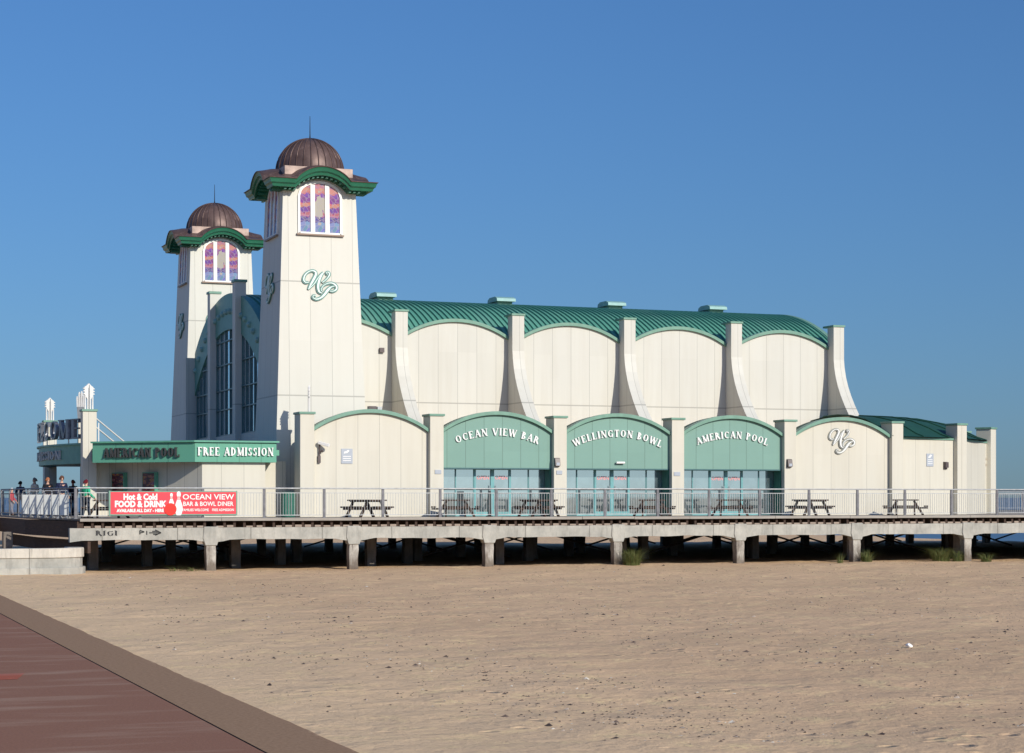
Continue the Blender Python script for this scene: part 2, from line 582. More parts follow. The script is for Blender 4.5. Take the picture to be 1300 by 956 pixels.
# ------------------------------------------------------------------ lettering
T_, t_ = .20, .085
def _stem(x, y0=0, y1=1, w=T_, serif=True):
    s = [('L', x, y0, x, y1, w)]
    if serif:
        if y0 == 0: s.append(('L', x - .16, .03, x + .16, .03, .06))
        if y1 == 1: s.append(('L', x - .16, .97, x + .16, .97, .06))
    return s
G = {
 'A': (.86, [('L', .1, 0, .42, 1, t_), ('L', .42, 1, .74, 0, T_), ('L', .22, .33, .6, .33, t_), ('L', 0, .03, .24, .03, .06), ('L', .58, .03, .88, .03, .06)]),
 'B': (.72, _stem(.17) + [('A', .22, .755, .34, .225, -90, 90), ('A', .22, .27, .40, .25, -90, 90)]),
 'C': (.80, [('A', .45, .5, .38, .47, 50, 310), ('L', .72, .7, .72, .93, .07)]),
 'D': (.84, _stem(.17) + [('A', .22, .5, .5, .47, -90, 90)]),
 'E': (.70, _stem(.17) + [('L', .17, .96, .62, .96, t_), ('L', .17, .52, .5, .52, t_), ('L', .17, .04, .65, .04, t_), ('L', .61, .8, .61, 1, .06), ('L', .65, 0, .65, .22, .06)]),
 'F': (.66, _stem(.17) + [('L', .17, .96, .62, .96, t_), ('L', .17, .52, .5, .52, t_), ('L', .61, .78, .61, 1, .06)]),
 'G': (.86, [('A', .45, .5, .38, .47, 50, 310), ('L', .72, .7, .72, .93, .07), ('L', .72, .02, .72, .42, .16), ('L', .56, .42, .84, .42, .06)]),
 'I': (.36, _stem(.18)),
 'L': (.68, _stem(.17) + [('L', .17, .04, .62, .04, t_), ('L', .62, 0, .62, .26, .06)]),
 'M': (1.0, _stem(.14, w=t_) + _stem(.84) + [('L', .14, 1, .49, .05, T_), ('L', .49, .05, .84, 1, t_)]),
 'N': (.86, _stem(.14, w=t_) + _stem(.72, w=t_) + [('L', .14, 1, .72, 0, T_)]),
 'O': (.90, [('A', .45, .5, .39, .47, 0, 360)]),
 'P': (.70, _stem(.17) + [('A', .22, .72, .40, .25, -90, 90)]),
 'R': (.80, _stem(.17) + [('A', .22, .73, .37, .24, -90, 90), ('L', .38, .5, .74, 0, T_)]),
 'S': (.62, [('A', .32, .74, .23, .23, 30, 265), ('A', .32, .26, .25, .23, -150, 85), ('L', .53, .74, .53, .96, .06), ('L', .09, .04, .09, .28, .06)]),
 'T': (.76, _stem(.38, 0, .99, serif=False) + [('L', .22, .03, .54, .03, .06), ('L', .05, .95, .71, .95, t_), ('L', .06, .74, .06, .98, .06), ('L', .70, .74, .70, .98, .06)]),
 'V': (.84, [('L', .1, 1, .44, 0, T_), ('L', .44, 0, .76, 1, t_), ('L', 0, .97, .26, .97, .06), ('L', .62, .97, .9, .97, .06)]),
 'W': (1.2, [('L', .1, 1, .37, 0, T_), ('L', .37, 0, .62, 1, t_), ('L', .58, 1, .85, 0, T_), ('L', .85, 0, 1.1, 1, t_), ('L', 0, .97, .24, .97, .06), ('L', .48, .97, .72, .97, .06), ('L', .98, .97, 1.2, .97, .06)]),
 ' ': (.42, []),
}
def text_width(s, h, gap=.1):
    return sum((G[c][0] + gap) * h for c in s) - gap * h

def add_text(mb, s, h, fn, depth=.07, gap=.1, fat=1.0):
    """fn(x,y,d): x runs 0..width, y 0..h, d depth towards the viewer"""
    x = 0
    k = 0
    for c in s:
        w, st = G[c]
        xc = x + w * h / 2
        for q in st:
            k += 1
            dd = depth + (k % 7) * .0015
            if q[0] == 'L':
                _, ax, ay, bx, by, lw = q
                lw *= fat
                d = Vector((bx - ax, by - ay)).normalized()
                n_ = Vector((-d.y, d.x)) * lw / 2
                if abs(ay - by) > .9 and abs(ax - bx) > .1:
                    n_ = Vector((lw / 2 * 1.05, 0))
                poly = [(ax + n_.x, ay + n_.y), (bx + n_.x, by + n_.y), (bx - n_.x, by - n_.y), (ax - n_.x, ay - n_.y)]
                mb.prism([(x + a * h, b * h) for a, b in poly], lambda a, b, d_, xc=xc: fn(a, b, d_, xc), 0, dd)
            else:
                _, cx, cy, rx, ry, a0, a1 = q
                N = max(8, int(abs(a1 - a0) / 18))
                inn, out = [], []
                for i in range(N + 1):
                    a = R(a0 + (a1 - a0) * i / N)
                    lw = (t_ + (T_ - t_) * abs(math.cos(a)) ** 1.5) * fat
                    ca, sa = math.cos(a), math.sin(a)
                    out.append((x + (cx + rx * ca) * h, (cy + ry * sa) * h))
                    inn.append((x + (cx + (rx - lw) * ca) * h, (cy + (ry - lw * .9) * sa) * h))
                mb.band(inn, out, lambda a, b, d_, xc=xc: fn(a, b, d_, xc), 0, dd)
        x += (w + gap) * h

def flat_text(mb, body, size, cx, cz, fn, bold=0.0, depth=.004, xs=1.0):
    cu = bpy.data.curves.new('t', 'FONT')
    cu.body = body
    cu.size = size
    cu.align_x = 'CENTER'
    cu.offset = bold
    cu.resolution_u = 2
    o = bpy.data.objects.new('t', cu)
    COL.objects.link(o)
    dg = bpy.context.evaluated_depsgraph_get()
    me = bpy.data.meshes.new_from_object(o.evaluated_get(dg))
    mb.add([fn(cx + v.co.x * xs, cz + v.co.y, depth) for v in me.vertices], [tuple(p.vertices) for p in me.polygons])
    bpy.data.objects.remove(o)
    bpy.data.curves.remove(cu)
    bpy.data.meshes.remove(me)

# script monogram traced as centre lines (units: about 477 per metre)
MONO = [
 [(275, 425, 20), (215, 440, 34), (165, 395, 44), (178, 305, 44), (240, 225, 38), (335, 178, 36), (418, 195, 50), (430, 265, 60), (370, 385, 62), (310, 490, 48), (262, 585, 16)],
 [(262, 580, 16), (330, 520, 24), (400, 450, 34), (470, 345, 34), (540, 255, 28), (600, 205, 26)],
 [(600, 210, 30), (545, 290, 50), (500, 400, 62), (480, 520, 64), (500, 620, 54), (565, 655, 30)],
 [(575, 425, 14), (640, 375, 22), (700, 310, 36), (735, 245, 44), (715, 195, 36), (670, 205, 28), (690, 245, 34)],
 [(590, 625, 24), (548, 590, 30), (590, 500, 30), (690, 440, 34), (800, 430, 42), (885, 490, 54), (885, 560, 46), (810, 605, 34), (740, 605, 18)],
 [(845, 490, 20), (760, 520, 44), (690, 590, 66), (620, 680, 60), (540, 755, 48), (440, 790, 42), (365, 760, 34), (375, 712, 26), (430, 715, 20)],
]
def smooth_path(p, m=4):
    out = []
    P = [Vector(q) for q in p]
    for i in range(len(P) - 1):
        a, b, c, d = P[max(i - 1, 0)], P[i], P[i + 1], P[min(i + 2, len(P) - 1)]
        for k in range(m):
            t = k / m
            out.append(.5 * ((2 * b) + (c - a) * t + (2 * a - 5 * b + 4 * c - d) * t * t + (3 * b - a - 3 * c + d) * t ** 3))
    out.append(P[-1])
    return out

def monogram(parent, cx, cz, size, fn, mb_=None, mf_=None):
    """size = overall width in metres; fn(a,b,d)"""
    k = size / 800.0
    back, front = MB(), MB()
    for si, st in enumerate(MONO):
        pts = smooth_path(st)
        for mb, grow, d0, d1 in ((back, 15, 0, .05), (front, -10, .0, .085)):
            inn, out = [], []
            for i, p in enumerate(pts):
                a = pts[max(i - 1, 0)]
                b = pts[min(i + 1, len(pts) - 1)]
                d = Vector((b.x - a.x, b.y - a.y)).normalized()
                w = max(6, p.z / 2 + grow)
                inn.append((cx + (p.x - 535 + d.y * w) * k, cz - (p.y - 485 - d.x * w) * k))
                out.append((cx + (p.x - 535 - d.y * w) * k, cz - (p.y - 485 + d.x * w) * k))
            mb.band(inn, out, fn, d0, d1 + si * .002)
    b = back.build('monogram', mb_ or m_darkgreen_letter, parent)
    front.build('letter_face', mf_ or m_pale_letter, b)
    return b
m_darkgreen_letter = paint_mat('dark_teal_letter_edge', (.07, .19, .17), .4)
m_pale_letter = paint_mat('pale_mint_letter', (.62, .74, .70), .35, .03)

# ------------------------------------------------------------------ ground, sea, promenade
def shore(y):
    return 97 + 3 * math.sin(y * .03) - (max(0, y - 150)) * .18 + max(0, 30 - y) * .8  # unseen shore pushed seaward behind the camera, keeping sun glitter off the panes
def sand_z(x, y):
    q = Vector((x, y, 0))
    z = .10 * noise.noise(q * .07) + .055 * noise.noise(q * .35 + Vector((9, 0, 0))) + .03 * noise.noise(q * 1.2)
    if -12 < x < 72 and 14 < y < 100:
        m = .5 + noise.noise(q * .16 + Vector((5, 2, 0)))
        z += .028 * noise.noise(q * 2.4) * max(.25, m)
    d = y - 70
    if 0 < d < 20:
        z += .04 * math.sin(d / 20 * PI)
    if 76 < y < 82:       # drift of sand along the pier front
        z += .10 * max(0, noise.noise(q * .22 + Vector((3, 3, 0)))) * (1 - abs(y - 79) / 3)
    e = x - (shore(y) - 14)
    if e > 0:
        z -= min(e * .075, 6)
    if x < 7.5:
        z = z * max(0, min(1, (x - 6.2) / 1.3)) - .0 if x > 6.2 else -.05
    return z
def sand_sheet():
    xs, x = [], -16000.0
    while x < 24000:
        xs.append(x)
        if x < -3000: x += 2000
        elif x < -500: x += 250
        elif x < -40: x += 40
        elif x < -12: x += 4
        elif x < 70: x += .22
        elif x < 110: x += 2
        elif x < 300: x += 20
        elif x < 3000: x += 150
        else: x += 2000
    ys, y = [], -29000.0
    while y < 3000:
        ys.append(y)
        if y < -3000: y += 2000
        elif y < -60: y += 140
        elif y < 16: y += 4
        elif y < 60: y += .25
        elif y < 90: y += .4
        elif y < 140: y += 2
        elif y < 500: y += 15
        else: y += 100
    mb = MB()
    nx = len(xs)
    mb.v = [(a, b, sand_z(a, b)) for b in ys for a in xs]
    mb.f = [(j * nx + i, j * nx + i + 1, (j + 1) * nx + i + 1, (j + 1) * nx + i) for j in range(len(ys) - 1) for i in range(nx - 1)]
    o = mb.build('beach_sand', sand_mat(), smooth=False, recalc=False)
    for p in o.data.polygons:
        p.use_smooth = True
    tag(o, kind='structure')
sand_sheet()
mb = MB()
N_ = 48
mb.add([(0, 0, -.9)] + [(30000 * math.cos(2 * PI * i / N_), 30000 * math.sin(2 * PI * i / N_), -.9) for i in range(N_)],
       [(0, i + 1, (i + 1) % N_ + 1) for i in range(N_)])
tag(mb.build('sea_water', sea_mat(), recalc=False), kind='structure')

# promenade: maroon tarmac, brown gravelly edge strip, a red paved band
def edge_x(y):
    return 6.45 + .035 * noise.noise(Vector((0, y * .5, 4))) + .03 * noise.noise(Vector((0, y * 2.5, 1)))
mb = MB()
ys = [-20 + i * .5 for i in range(200)]
vs, fs = [], []
for y in ys:
    for x, z in ((5.42, .07), (edge_x(y), .062), (edge_x(y) + .02, -.2)):
        vs.append((x, y, z))
for j in range(len(ys) - 1):
    for i in range(2):
        fs.append((j * 3 + i, j * 3 + i + 1, (j + 1) * 3 + i + 1, (j + 1) * 3 + i))
mb.add(vs, fs)
tag(mb.build('promenade_edging', edging_mat(), recalc=False), kind='structure')
mb = MB()
mb.add([(-60, -20, .075), (5.38, -20, .075), (5.38, 79.5, .075), (-60, 79.5, .075)], [(0, 1, 2, 3)])
tag(mb.build('promenade_paving', grain_mat('maroon_tarmac', (.285, .142, .090), (.22, .108, .070), 26, (.42, .30, .22)), recalc=False), kind='structure')
mb = MB()
mb.add([(5.38, -20, .04), (5.42, -20, .04), (5.42, 79.5, .04), (5.38, 79.5, .04), (5.38, -20, .075), (5.42, -20, .07), (5.42, 79.5, .07), (5.38, 79.5, .075)],
       [(0, 1, 2, 3), (0, 3, 7, 4), (1, 5, 6, 2)])
tag(mb.build('promenade_joint', m_black, recalc=False), kind='structure')
mb = MB()
mb.add([(-60, 32.9, .079), (3.7, 32.9, .079), (3.95, 34.0, .079), (-60, 34.0, .079)], [(0, 1, 2, 3)])
tag(mb.build('promenade_red_band', grain_mat('red_tarmac', (.42, .11, .06), (.30, .09, .055), 22, (.40, .22, .18)), recalc=False), kind='structure')

# ------------------------------------------------------------------ pier deck
ZD = 2.24
X0, X1, Y0, Y1 = 11.3, 86.0, 78.6, 114.0
deck = thing('pier_deck', 'long timber pier deck on concrete beams and piles above the sand', 'pier', (40, 90, 0))
mb = MB()
outline = [(X0, Y0 + .1), (X1, Y0 + .1), (X1, Y1), (-30, Y1 + 10), (-30, 96.2), (10.0, 96.0), (10.2, 87.0)]
mb.prism(outline, lambda a, b, d: (a, b, d), ZD - .08, ZD)
def plank_mat():
    M = NT('deck_planks')
    p = M.pos()
    x, y, z = M.sep(p)
    f = M.math('FRACT', M.math('DIVIDE', y, .15))
    j = M.math('GREATER_THAN', f, .93)
    g = M.noise(M.scale(p, (1.5, 14, 1)), 1, 4)
    c = M.mix(g, (.33, .30, .265), (.24, .215, .19))
    c = M.mix(M.math('MULTIPLY', j, .8), c, (.05, .04, .035))
    return M.fin(c, .8, 0, .2)
mb.build('deck_boards', plank_mat(), deck)
mb = MB()
x = X0
while x < X1:
    w = min(random.uniform(2.4, 4.8), X1 - x)
    dz = random.uniform(-.008, .008)
    mb.box(x, x + w - .012, Y0 - .05 + random.uniform(-.01, .01), Y0 + .099, ZD - .105 + dz, ZD + .012 + dz)
    x += w
mb.build('edge_board', m_edgewood, deck, bevel=.006)
# front beam with slightly uneven underside
mb = MB()
xs = [X0 - .4 + i * .25 for i in range(int((X1 - X0 + .4) / .25))]
PX0, PSP = 16.62, 6.10
piles_x = [PX0 + PSP * i for i in range(-1, 12)]
def beam_low(x):
    d = min(abs(x - p) for p in piles_x)
    z = 1.37 + .035 * noise.noise(Vector((x * .9, 0, 0)))
    if d < .75:
        z -= .12 * (1 - (d / .75)) ** .6 if d > .0 else .12
    return z
vs = []
for x in xs:
    zl = beam_low(x)
    zt = 1.86 + .02 * noise.noise(Vector((x * 1.7, 3, 0)))
    vs += [(x, 78.62, zl), (x, 78.62, zt), (x, 79.0, zt), (x, 79.0, zl)]
fs = []
for i in range(len(xs) - 1):
    for k in range(4):
        k2 = (k + 1) % 4
        fs.append((i * 4 + k, i * 4 + k2, i * 4 + 4 + k2, i * 4 + 4 + k))
fs += [(0, 1, 2, 3), tuple((len(xs) - 1) * 4 + k for k in (3, 2, 1, 0))]
mb.add(vs, fs)
mb.build('edge_beam', m_conc, deck)
mb = MB()
gx = 11.92
add_text(mb, 'RIGI', .20, lambda u, v, d, xc: (gx + u * 1.6, 78.618 - d * .05, 1.555 + v + .02 * math.sin(u * 30)), .07, .12, 1.25)
for a, b in (((13.7, 1.60), (13.7, 1.76)), ((13.7, 1.76), (13.88, 1.70)), ((13.88, 1.70), (13.72, 1.66)), ((13.98, 1.58), (13.98, 1.74)), ((14.08, 1.66), (14.5, 1.66)),
             ((14.32, 1.78), (14.56, 1.66)), ((14.56, 1.66), (14.32, 1.56)), ((14.2, 1.72), (14.42, 1.72)), ((14.24, 1.60), (14.40, 1.60))):
    mb.bar((a[0], 78.613, a[1]), (b[0], 78.613, b[1]), .006, .045)
mb.build('graffiti', m_black, deck)
# capital blocks over the piles
for px in piles_x[1:]:
    mb = MB()
    mb.prism([(px - .30, 1.90), (px + .30, 1.90), (px + .34, 1.42), (px + .24, 1.12), (px - .24, 1.12), (px - .34, 1.42)], XZ(0), 78.57, 79.03)
    mb.build('pile_cap', m_conc, deck, bevel=.03)
# joist ends, one per half metre or so
jm = None
nj = 0
jx = []
x = X0 + .1
while x < X1:
    jx.append(x)
    x += .415
for i, x in enumerate(jx[:100]):
    if jm is None:
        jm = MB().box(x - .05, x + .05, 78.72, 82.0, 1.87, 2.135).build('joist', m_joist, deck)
        base_x = x
    else:
        c = jm.copy()
        COL.objects.link(c)
        c.location.x += x - base_x
        c.location.z += random.uniform(-.006, .004)
mb = MB()
for x in jx[100:]:
    mb.box(x - .05, x + .05, 78.72, 82.0, 1.87, 2.135)
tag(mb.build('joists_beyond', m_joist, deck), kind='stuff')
mb = MB()
for i in range(len(jx) - 1):
    if random.random() < .93:
        a, b = jx[i] + .055, jx[i + 1] - .055
        mb.box(a + random.uniform(0, .04), b - random.uniform(0, .03), 78.685, 78.9, 1.868, 1.935 + random.uniform(-.012, .03))
tag(mb.build('packer_blocks', m_packer, deck), kind='stuff')
# front piles: square, stained, tapering a little
def pile(x, y, w, top, mat, name='pile', wob=.0):
    mb = MB()
    rings = 7
    vs = []
    for i in range(rings):
        z = -.6 + (top + .6) * i / (rings - 1)
        ww = w * (1.0 + .05 * math.sin(i * 2.1 + x))
        dx = wob * noise.noise(Vector((x, z, y)))
        for sx, sy in ((-1, -1), (1, -1), (1, 1), (-1, 1)):
            vs.append((x + dx + sx * ww / 2, y + sy * ww / 2, z))
    fs = [(i * 4 + k, i * 4 + (k + 1) % 4, i * 4 + 4 + (k + 1) % 4, i * 4 + 4 + k) for i in range(rings - 1) for k in range(4)]
    mb.add(vs, fs + [(3, 2, 1, 0), tuple((rings - 1) * 4 + k for k in range(4))])
    return mb.build(name, mat, deck, bevel=.025)
for px in piles_x[1:]:
    pile(px, 78.82, .40, 1.2, m_pile, wob=.03)
# rows of piles behind, with cross beams and braces
rows = [82.6, 86.6, 90.6, 95.0, 100.0, 105.5, 112.5]
for ri, yy in enumerate(rows):
    for k, px in enumerate(piles_x):
        if px > 84 or (px < 11.5 and ri > 1): continue
        xx = px + [1.9, -1.2, .6, -1.7, 1.1, .2, 0][ri]
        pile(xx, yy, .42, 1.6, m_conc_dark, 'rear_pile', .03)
mb = MB()
for yy in rows:
    mb.box(X0 + .3, X1 - .2, yy - .17, yy + .17, 1.50, 1.85)
for px in piles_x:
    if px > X0: mb.box(px - .13, px + .13, 79.0, 112.4, 1.54, 1.862)
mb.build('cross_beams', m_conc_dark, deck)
for yy in rows[2::2]:
    for i, px in enumerate(piles_x[1:-1]):
        if i % 2 == 0:
            MB().bar((px + .6, yy, .15), (px + 5.4, yy, 1.5), .09, .09).build('cross_brace', m_joist, deck)
        if i % 3 != 1:
            MB().bar((px + 5.5, yy + .1, .15), (px + .7, yy + .1, 1.5), .09, .09).build('cross_brace', m_joist, deck)
mb = MB()
for a, b in (((X0 - .02, Y0 + .1), (10.2, 87.0)), ((10.2, 87.0), (10.0, 96.0))):
    mb.bar((a[0], a[1], 1.80), (b[0], b[1], 1.80), .16, .66)
    mb.bar((a[0] + .4, a[1], 1.1), (b[0] + .4, b[1], 1.1), .12, .5)
mb.build('side_fascia', m_joist, deck)

# end wall of the promenade under the deck end
sw = thing('sea_wall', 'low curved concrete sea wall ending against the pier deck', 'wall', (9, 77.6, 0))
pts = []
for i in range(9):
    pts.append((-20 + (9.9 + 20) * i / 8, 77.15))
for i in range(1, 7):
    a = R(-90 + 90 * i / 6)
    pts.append((9.9 + 1.5 * math.cos(a), 78.65 + 1.5 * math.sin(a)))
pts.append((11.4, 79.8))
def offset(pts, d):
    out = []
    for i, p in enumerate(pts):
        a = Vector(pts[max(i - 1, 0)])
        b = Vector(pts[min(i + 1, len(pts) - 1)])
        t = (b - a).normalized()
        out.append((p[0] + -t.y * d, p[1] + t.x * d))
    return out
def ribbon(mb, pts, d0, d1, z0, z1):
    mb.band(offset(pts, d0), offset(pts, d1), lambda a, b, d: (a, b, d), z0, z1)
    return mb
ribbon(MB(), pts, 0, .5, -.4, .72).build('wall_face', m_conc, sw)
ribbon(MB(), pts, -.06, .56, .723, 1.10).build('coping', concrete_mat('pale_coping', (.56, .52, .45), (.44, .41, .36)), sw, bevel=.03)
ribbon(MB(), pts, -.12, -.002, -.3, .34).build('toe', m_conc, sw, bevel=.02)

# ------------------------------------------------------------------ railings
def railing(label, P, n_bays, base, group, post_w=.11, post_mat=None, h=1.24, end_post=True, infill=m_metal, gap=.115):
    """P = list of (x,y) corners; bays between successive points"""
    t = thing('railing', label, 'railing', (P[0][0], P[0][1], base), group)
    mb = MB()
    mb.tube([(x, y, base + h) for x, y in P], .03, 8)
    mb.build('top_rail', infill, t, smooth=True)
    bays = []
    for (a, b), n in zip(zip(P[:-1], P[1:]), n_bays):
        for i in range(n):
            bays.append((Vector(a).lerp(Vector(b), i / n), Vector(a).lerp(Vector(b), (i + 1) / n)))
    for i, (a, b) in enumerate(bays):
        d = (b - a).normalized()
        nrm = Vector((-d.y, d.x))
        ends = [a] + ([b] if i == len(bays) - 1 and end_post else [])
        for e in ends:
            mb = MB()
            q = [e + d * (sx * post_w / 2) + nrm * (sy * .03) for sx, sy in ((-1, -1), (1, -1), (1, 1), (-1, 1))]
            mb.prism([(p.x, p.y) for p in q], lambda u, v, z: (u, v, z), base + .01, base + h - .03)
            q = [e + d * (sx * .09) + nrm * (sy * .07) for sx, sy in ((-1, -1), (1, -1), (1, 1), (-1, 1))]
            mb.prism([(p.x, p.y) for p in q], lambda u, v, z: (u, v, z), base, base + .02)
            mb.build('post', post_mat or m_postmetal, t)
        mb = MB()
        L = (b - a).length
        p0, p1 = a + d * .09, b - d * .09
        for z in (1.05, .12):
            mb.bar((p0.x, p0.y, base + z), (p1.x, p1.y, base + z), .025, .03)
        m = int((L - .18) / gap)
        for k in range(m + 1):
            p = p0.lerp(p1, k / m)
            mb.bar((p.x, p.y, base + .12), (p.x, p.y, base + 1.05), .013, .013)
        mb.build('infill_bars', infill, t)
    return t
RY = 78.72
railing('long steel railing with thin bars along the front edge of the pier', [(11.15, RY), (11.15 + 2.575 * 25, RY)], [25], ZD, None)
railing('short steel railing turning back along the landward side of the pier', [(11.15, RY + .25), (10.25, 87.0), (10.05, 96.0)], [3, 3], ZD, None, post_w=.06, gap=.42, infill=m_postmetal)
railing('dark framed railing behind, right of the last cream pillar', [(62.0, 89.2), (84.0, 89.2)], [8], ZD, None, post_mat=m_darkblue, infill=m_darkblue, h=1.22)
railing('far steel railing along the seaward edge of the pier', [(-20, Y1 + 1), (12, Y1 - .3), (84, Y1 - .3)], [10, 28], ZD, None)

# ------------------------------------------------------------------ the pavilion
pav = thing('pavilion', 'cream pavilion with green vaulted roof, arched side bays and curved pier buttresses', 'building', (38, 92, ZD))
YP, YW = 82.3, 82.6                     # pillar face, wall face of the low wing
PIL = [21.66 + 5.994 * i for i in range(6)]
PW = .64
# low-wing pillars
def cap_box(x0, x1, y0, y1, z, parent):
    MB().box(x0 - .05, x1 + .05, y0 - .05, y1 + .05, z, z + .10).build('pillar_cap', m_trim, parent, bevel=.01)
def low_pillar(x, y0=YP, y1=83.3, z=6.76):
    o = MB().box(x - PW / 2, x + PW / 2, y0, y1, ZD, z).build('pillar', m_cream_low, pav, bevel=.012)
    cap_box(x - PW / 2, x + PW / 2, y0, y1, z, o)
    return o
for x in PIL:
    low_pillar(x)
texts = {1: 'OCEAN VIEW BAR', 2: 'WELLINGTON BOWL', 3: 'AMERICAN POOL'}
ZE, ZC = 6.02, 6.86
for i in range(5):
    a, b = PIL[i] + PW / 2, PIL[i + 1] - PW / 2
    arc = arc_pts(a, b, ZE, ZC)
    green = i in texts
    zb = 4.45 if green else ZD
    wall = MB().prism([(a, zb)] + arc + [(b, zb)], XZ(YW), 0, .25).build('arched_panel' if green else 'bay_wall', m_green_panel if green else m_cream_low, pav)
    up = arc_pts(a, b, ZE + .17, ZC + .17)
    MB().band(arc_pts(a, b, ZE + .002, ZC + .002), up, XZ(YW), -.16, .28).build('arch_trim', m_trim, pav, bevel=.01)
    MB().band([(p, q - .09) for p, q in up], [(p, q - .035) for p, q in up], XZ(YW), .285, .9).build('barrel_roof', m_roof_dark, pav)
    if green:
        yg = 83.25
        # soffit and jambs of the recess
        MB().box(a, b, YW + .25, yg + .1, 4.46, 4.56).box(a - .001, a + .05, YW + .02, yg, ZD, 4.448).box(b - .07, b + .001, YW + .02, yg, ZD, 4.448).build('recess_lining', m_darkgreen, pav)
        MB().box(a, b, YW - .02, YW + .06, 4.39, 4.449).build('panel_flashing', m_frame_dark, pav)
        # lettering on a curve
        s = texts[i]
        h = .33
        w = text_width(s, h, .14)
        Rr = 5.2
        cx = (a + b) / 2
        def fn(u, v, d, xc, w=w, cx=cx, Rr=Rr):
            th = (xc - w / 2) / Rr
            px = cx + Rr * math.sin(th)
            pz = 5.93 - Rr + Rr * math.cos(th)
            lx = u - xc
            return (px + lx * math.cos(th) + v * math.sin(th), YW - d - .01, pz - lx * math.sin(th) + v * math.cos(th))
        mb = MB()
        add_text(mb, s, h, fn, .06, .14, 1.05)
        mb.build('lettering', m_letter, wall)
        # shopfront
        sp = (b - a) / 6
        for k in range(6):
            pa, pb = a + k * sp, a + (k + 1) * sp
            door = k in (2, 3)
            fr = MB()
            fw = .085 if door else .032
            fm = m_teal if door else m_frame_dark
            y0, y1 = yg - (.03 if door else 0), yg + .06
            fr.box(pa, pa + fw, y0, y1, ZD, 4.45).box(pb - fw, pb, y0, y1, ZD, 4.45)
            fr.box(pa + fw, pb - fw, y0, y1, 4.45 - fw, 4.45).box(pa + fw, pb - fw, y0, y1, ZD, ZD + (.20 if door else .10))
            f = fr.build('door' if door else 'window', fm if door else m_teal if k in (1, 4) else m_frame_dark, pav)
            MB().box(pa + fw, pb - fw, yg + .02, yg + .035, ZD + (.2 if door else .1), 4.45 - fw).build('pane', m_glass, f)
            if door:
                hx = pb - .14 if k == 2 else pa + .14
                MB().tube([(hx, yg - .09, 3.05), (hx, yg - .09, 3.65)], .018).box(hx - .01, hx + .01, yg - .09, yg - .02, 3.1, 3.13).box(hx - .01, hx + .01, yg - .09, yg - .02, 3.57, 3.6).build('handle', m_metal, f)
                mb = MB()
                flat_text(mb, 'OPEN', .24, (pa + pb) / 2, 3.93, lambda u, v, d: (u, yg + .018 - d, v), .006)
                mb.build('open_lettering', m_rednose, f)
# room behind the shopfronts and flat returns
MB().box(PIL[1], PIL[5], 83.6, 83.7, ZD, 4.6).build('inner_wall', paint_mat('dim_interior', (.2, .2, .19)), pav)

# west end wall of low wing
MB().box(21.98, 22.2, 83.3, 84.6, ZD, 6.0).build('end_wall', m_cream_low, pav)
# upper wall with scalloped parapet
BUT = [27.95 + 6.0 * i for i in range(5)]
YU = 89.15
edges = [21.95] + BUT
GX = 21.5
MB().box(25.4, 51.9, YW + .3, YU - .01, 5.80, 5.95).build('flat_roof', m_bounce_roof, pav)  # unseen from below; its pale top is added as a warm reflector
for i in range(5):
    a, b = edges[i] + .31, edges[i + 1] - .31
    if i == 0: a = 21.6
    arc = arc_pts(a, b, 10.86, 11.66)
    MB().prism([(a - (.3 if i == 0 else .31), ZD)] + [(a - (.3 if i == 0 else .31), 10.86)] + arc + [(b + .31, 10.86), (b + .31, ZD)] if i == 0 else
               [(a - .31, ZD), (a - .31, 10.86)] + arc + [(b + .31, 10.86), (b + .31, ZD)], XZ(YU), 0, .3).build('upper_wall', m_cream, pav)
    up = arc_pts(a, b, 11.03, 11.83)
    MB().band(arc_pts(a, b, 10.862, 11.662), up, XZ(YU), -.14, .34).build('parapet_trim', m_trim, pav, bevel=.01)
# buttresses: upright head, then a flare sweeping out to the wing roof
prof = [(88.5, 12.03), (88.5, 10.3), (88.44, 9.9), (88.30, 9.4), (88.08, 8.9), (87.78, 8.4), (87.42, 7.9), (87.0, 7.4), (86.5, 6.9), (85.9, 6.4), (85.2, 5.9), (85.2, 4.5), (89.14, 4.5), (89.14, 12.03)]
for x in BUT:
    mb = MB()
    mb.prism(prof, lambda a, b, d: (d, a, b), x - .31, x + .31)
    o = mb.build('buttress', m_cream, pav)
    cap_box(x - .31, x + .31, 88.5, 89.5, 12.03, o)
MB().box(27.02, 27.24, YU - .16, YU - .002, 10.08, 10.30).build('vent_box', m_lamp, pav)
# vault
VY, VZ, VR = 97.2, -.66, 14.0
XE = 52.25
yh = 8.0
ah = math.asin(yh / VR)
def vp(a, r=VR):
    return (VY + r * math.sin(a), VZ + r * math.cos(a))
mb = MB()
na = 30
inn = [vp(-ah + 2 * ah * i / na, VR - .15) for i in range(na + 1)]
out = [vp(-ah + 2 * ah * i / na) for i in range(na + 1)]
YZ = lambda a, b, d: (d, a, b)
mb.band(inn, out, YZ, GX, XE + .1)
x = GX + .15
while x < XE:
    ins = [vp(-ah + 2 * ah * i / na, VR - .01) for i in range(na + 1)]
    ous = [vp(-ah + 2 * ah * i / na, VR + .085) for i in range(na + 1)]
    mb.band(ins, ous, YZ, x, x + .04)
    x += .30
vault = mb.build('vault_roof', m_roof, pav)
MB().band([vp(-ah + 2 * ah * i / na, VR - .05) for i in range(na + 1)], [vp(-ah + 2 * ah * i / na, VR + .09) for i in range(na + 1)], YZ, XE + .101, XE + .35).build('verge_trim', m_trim, pav)
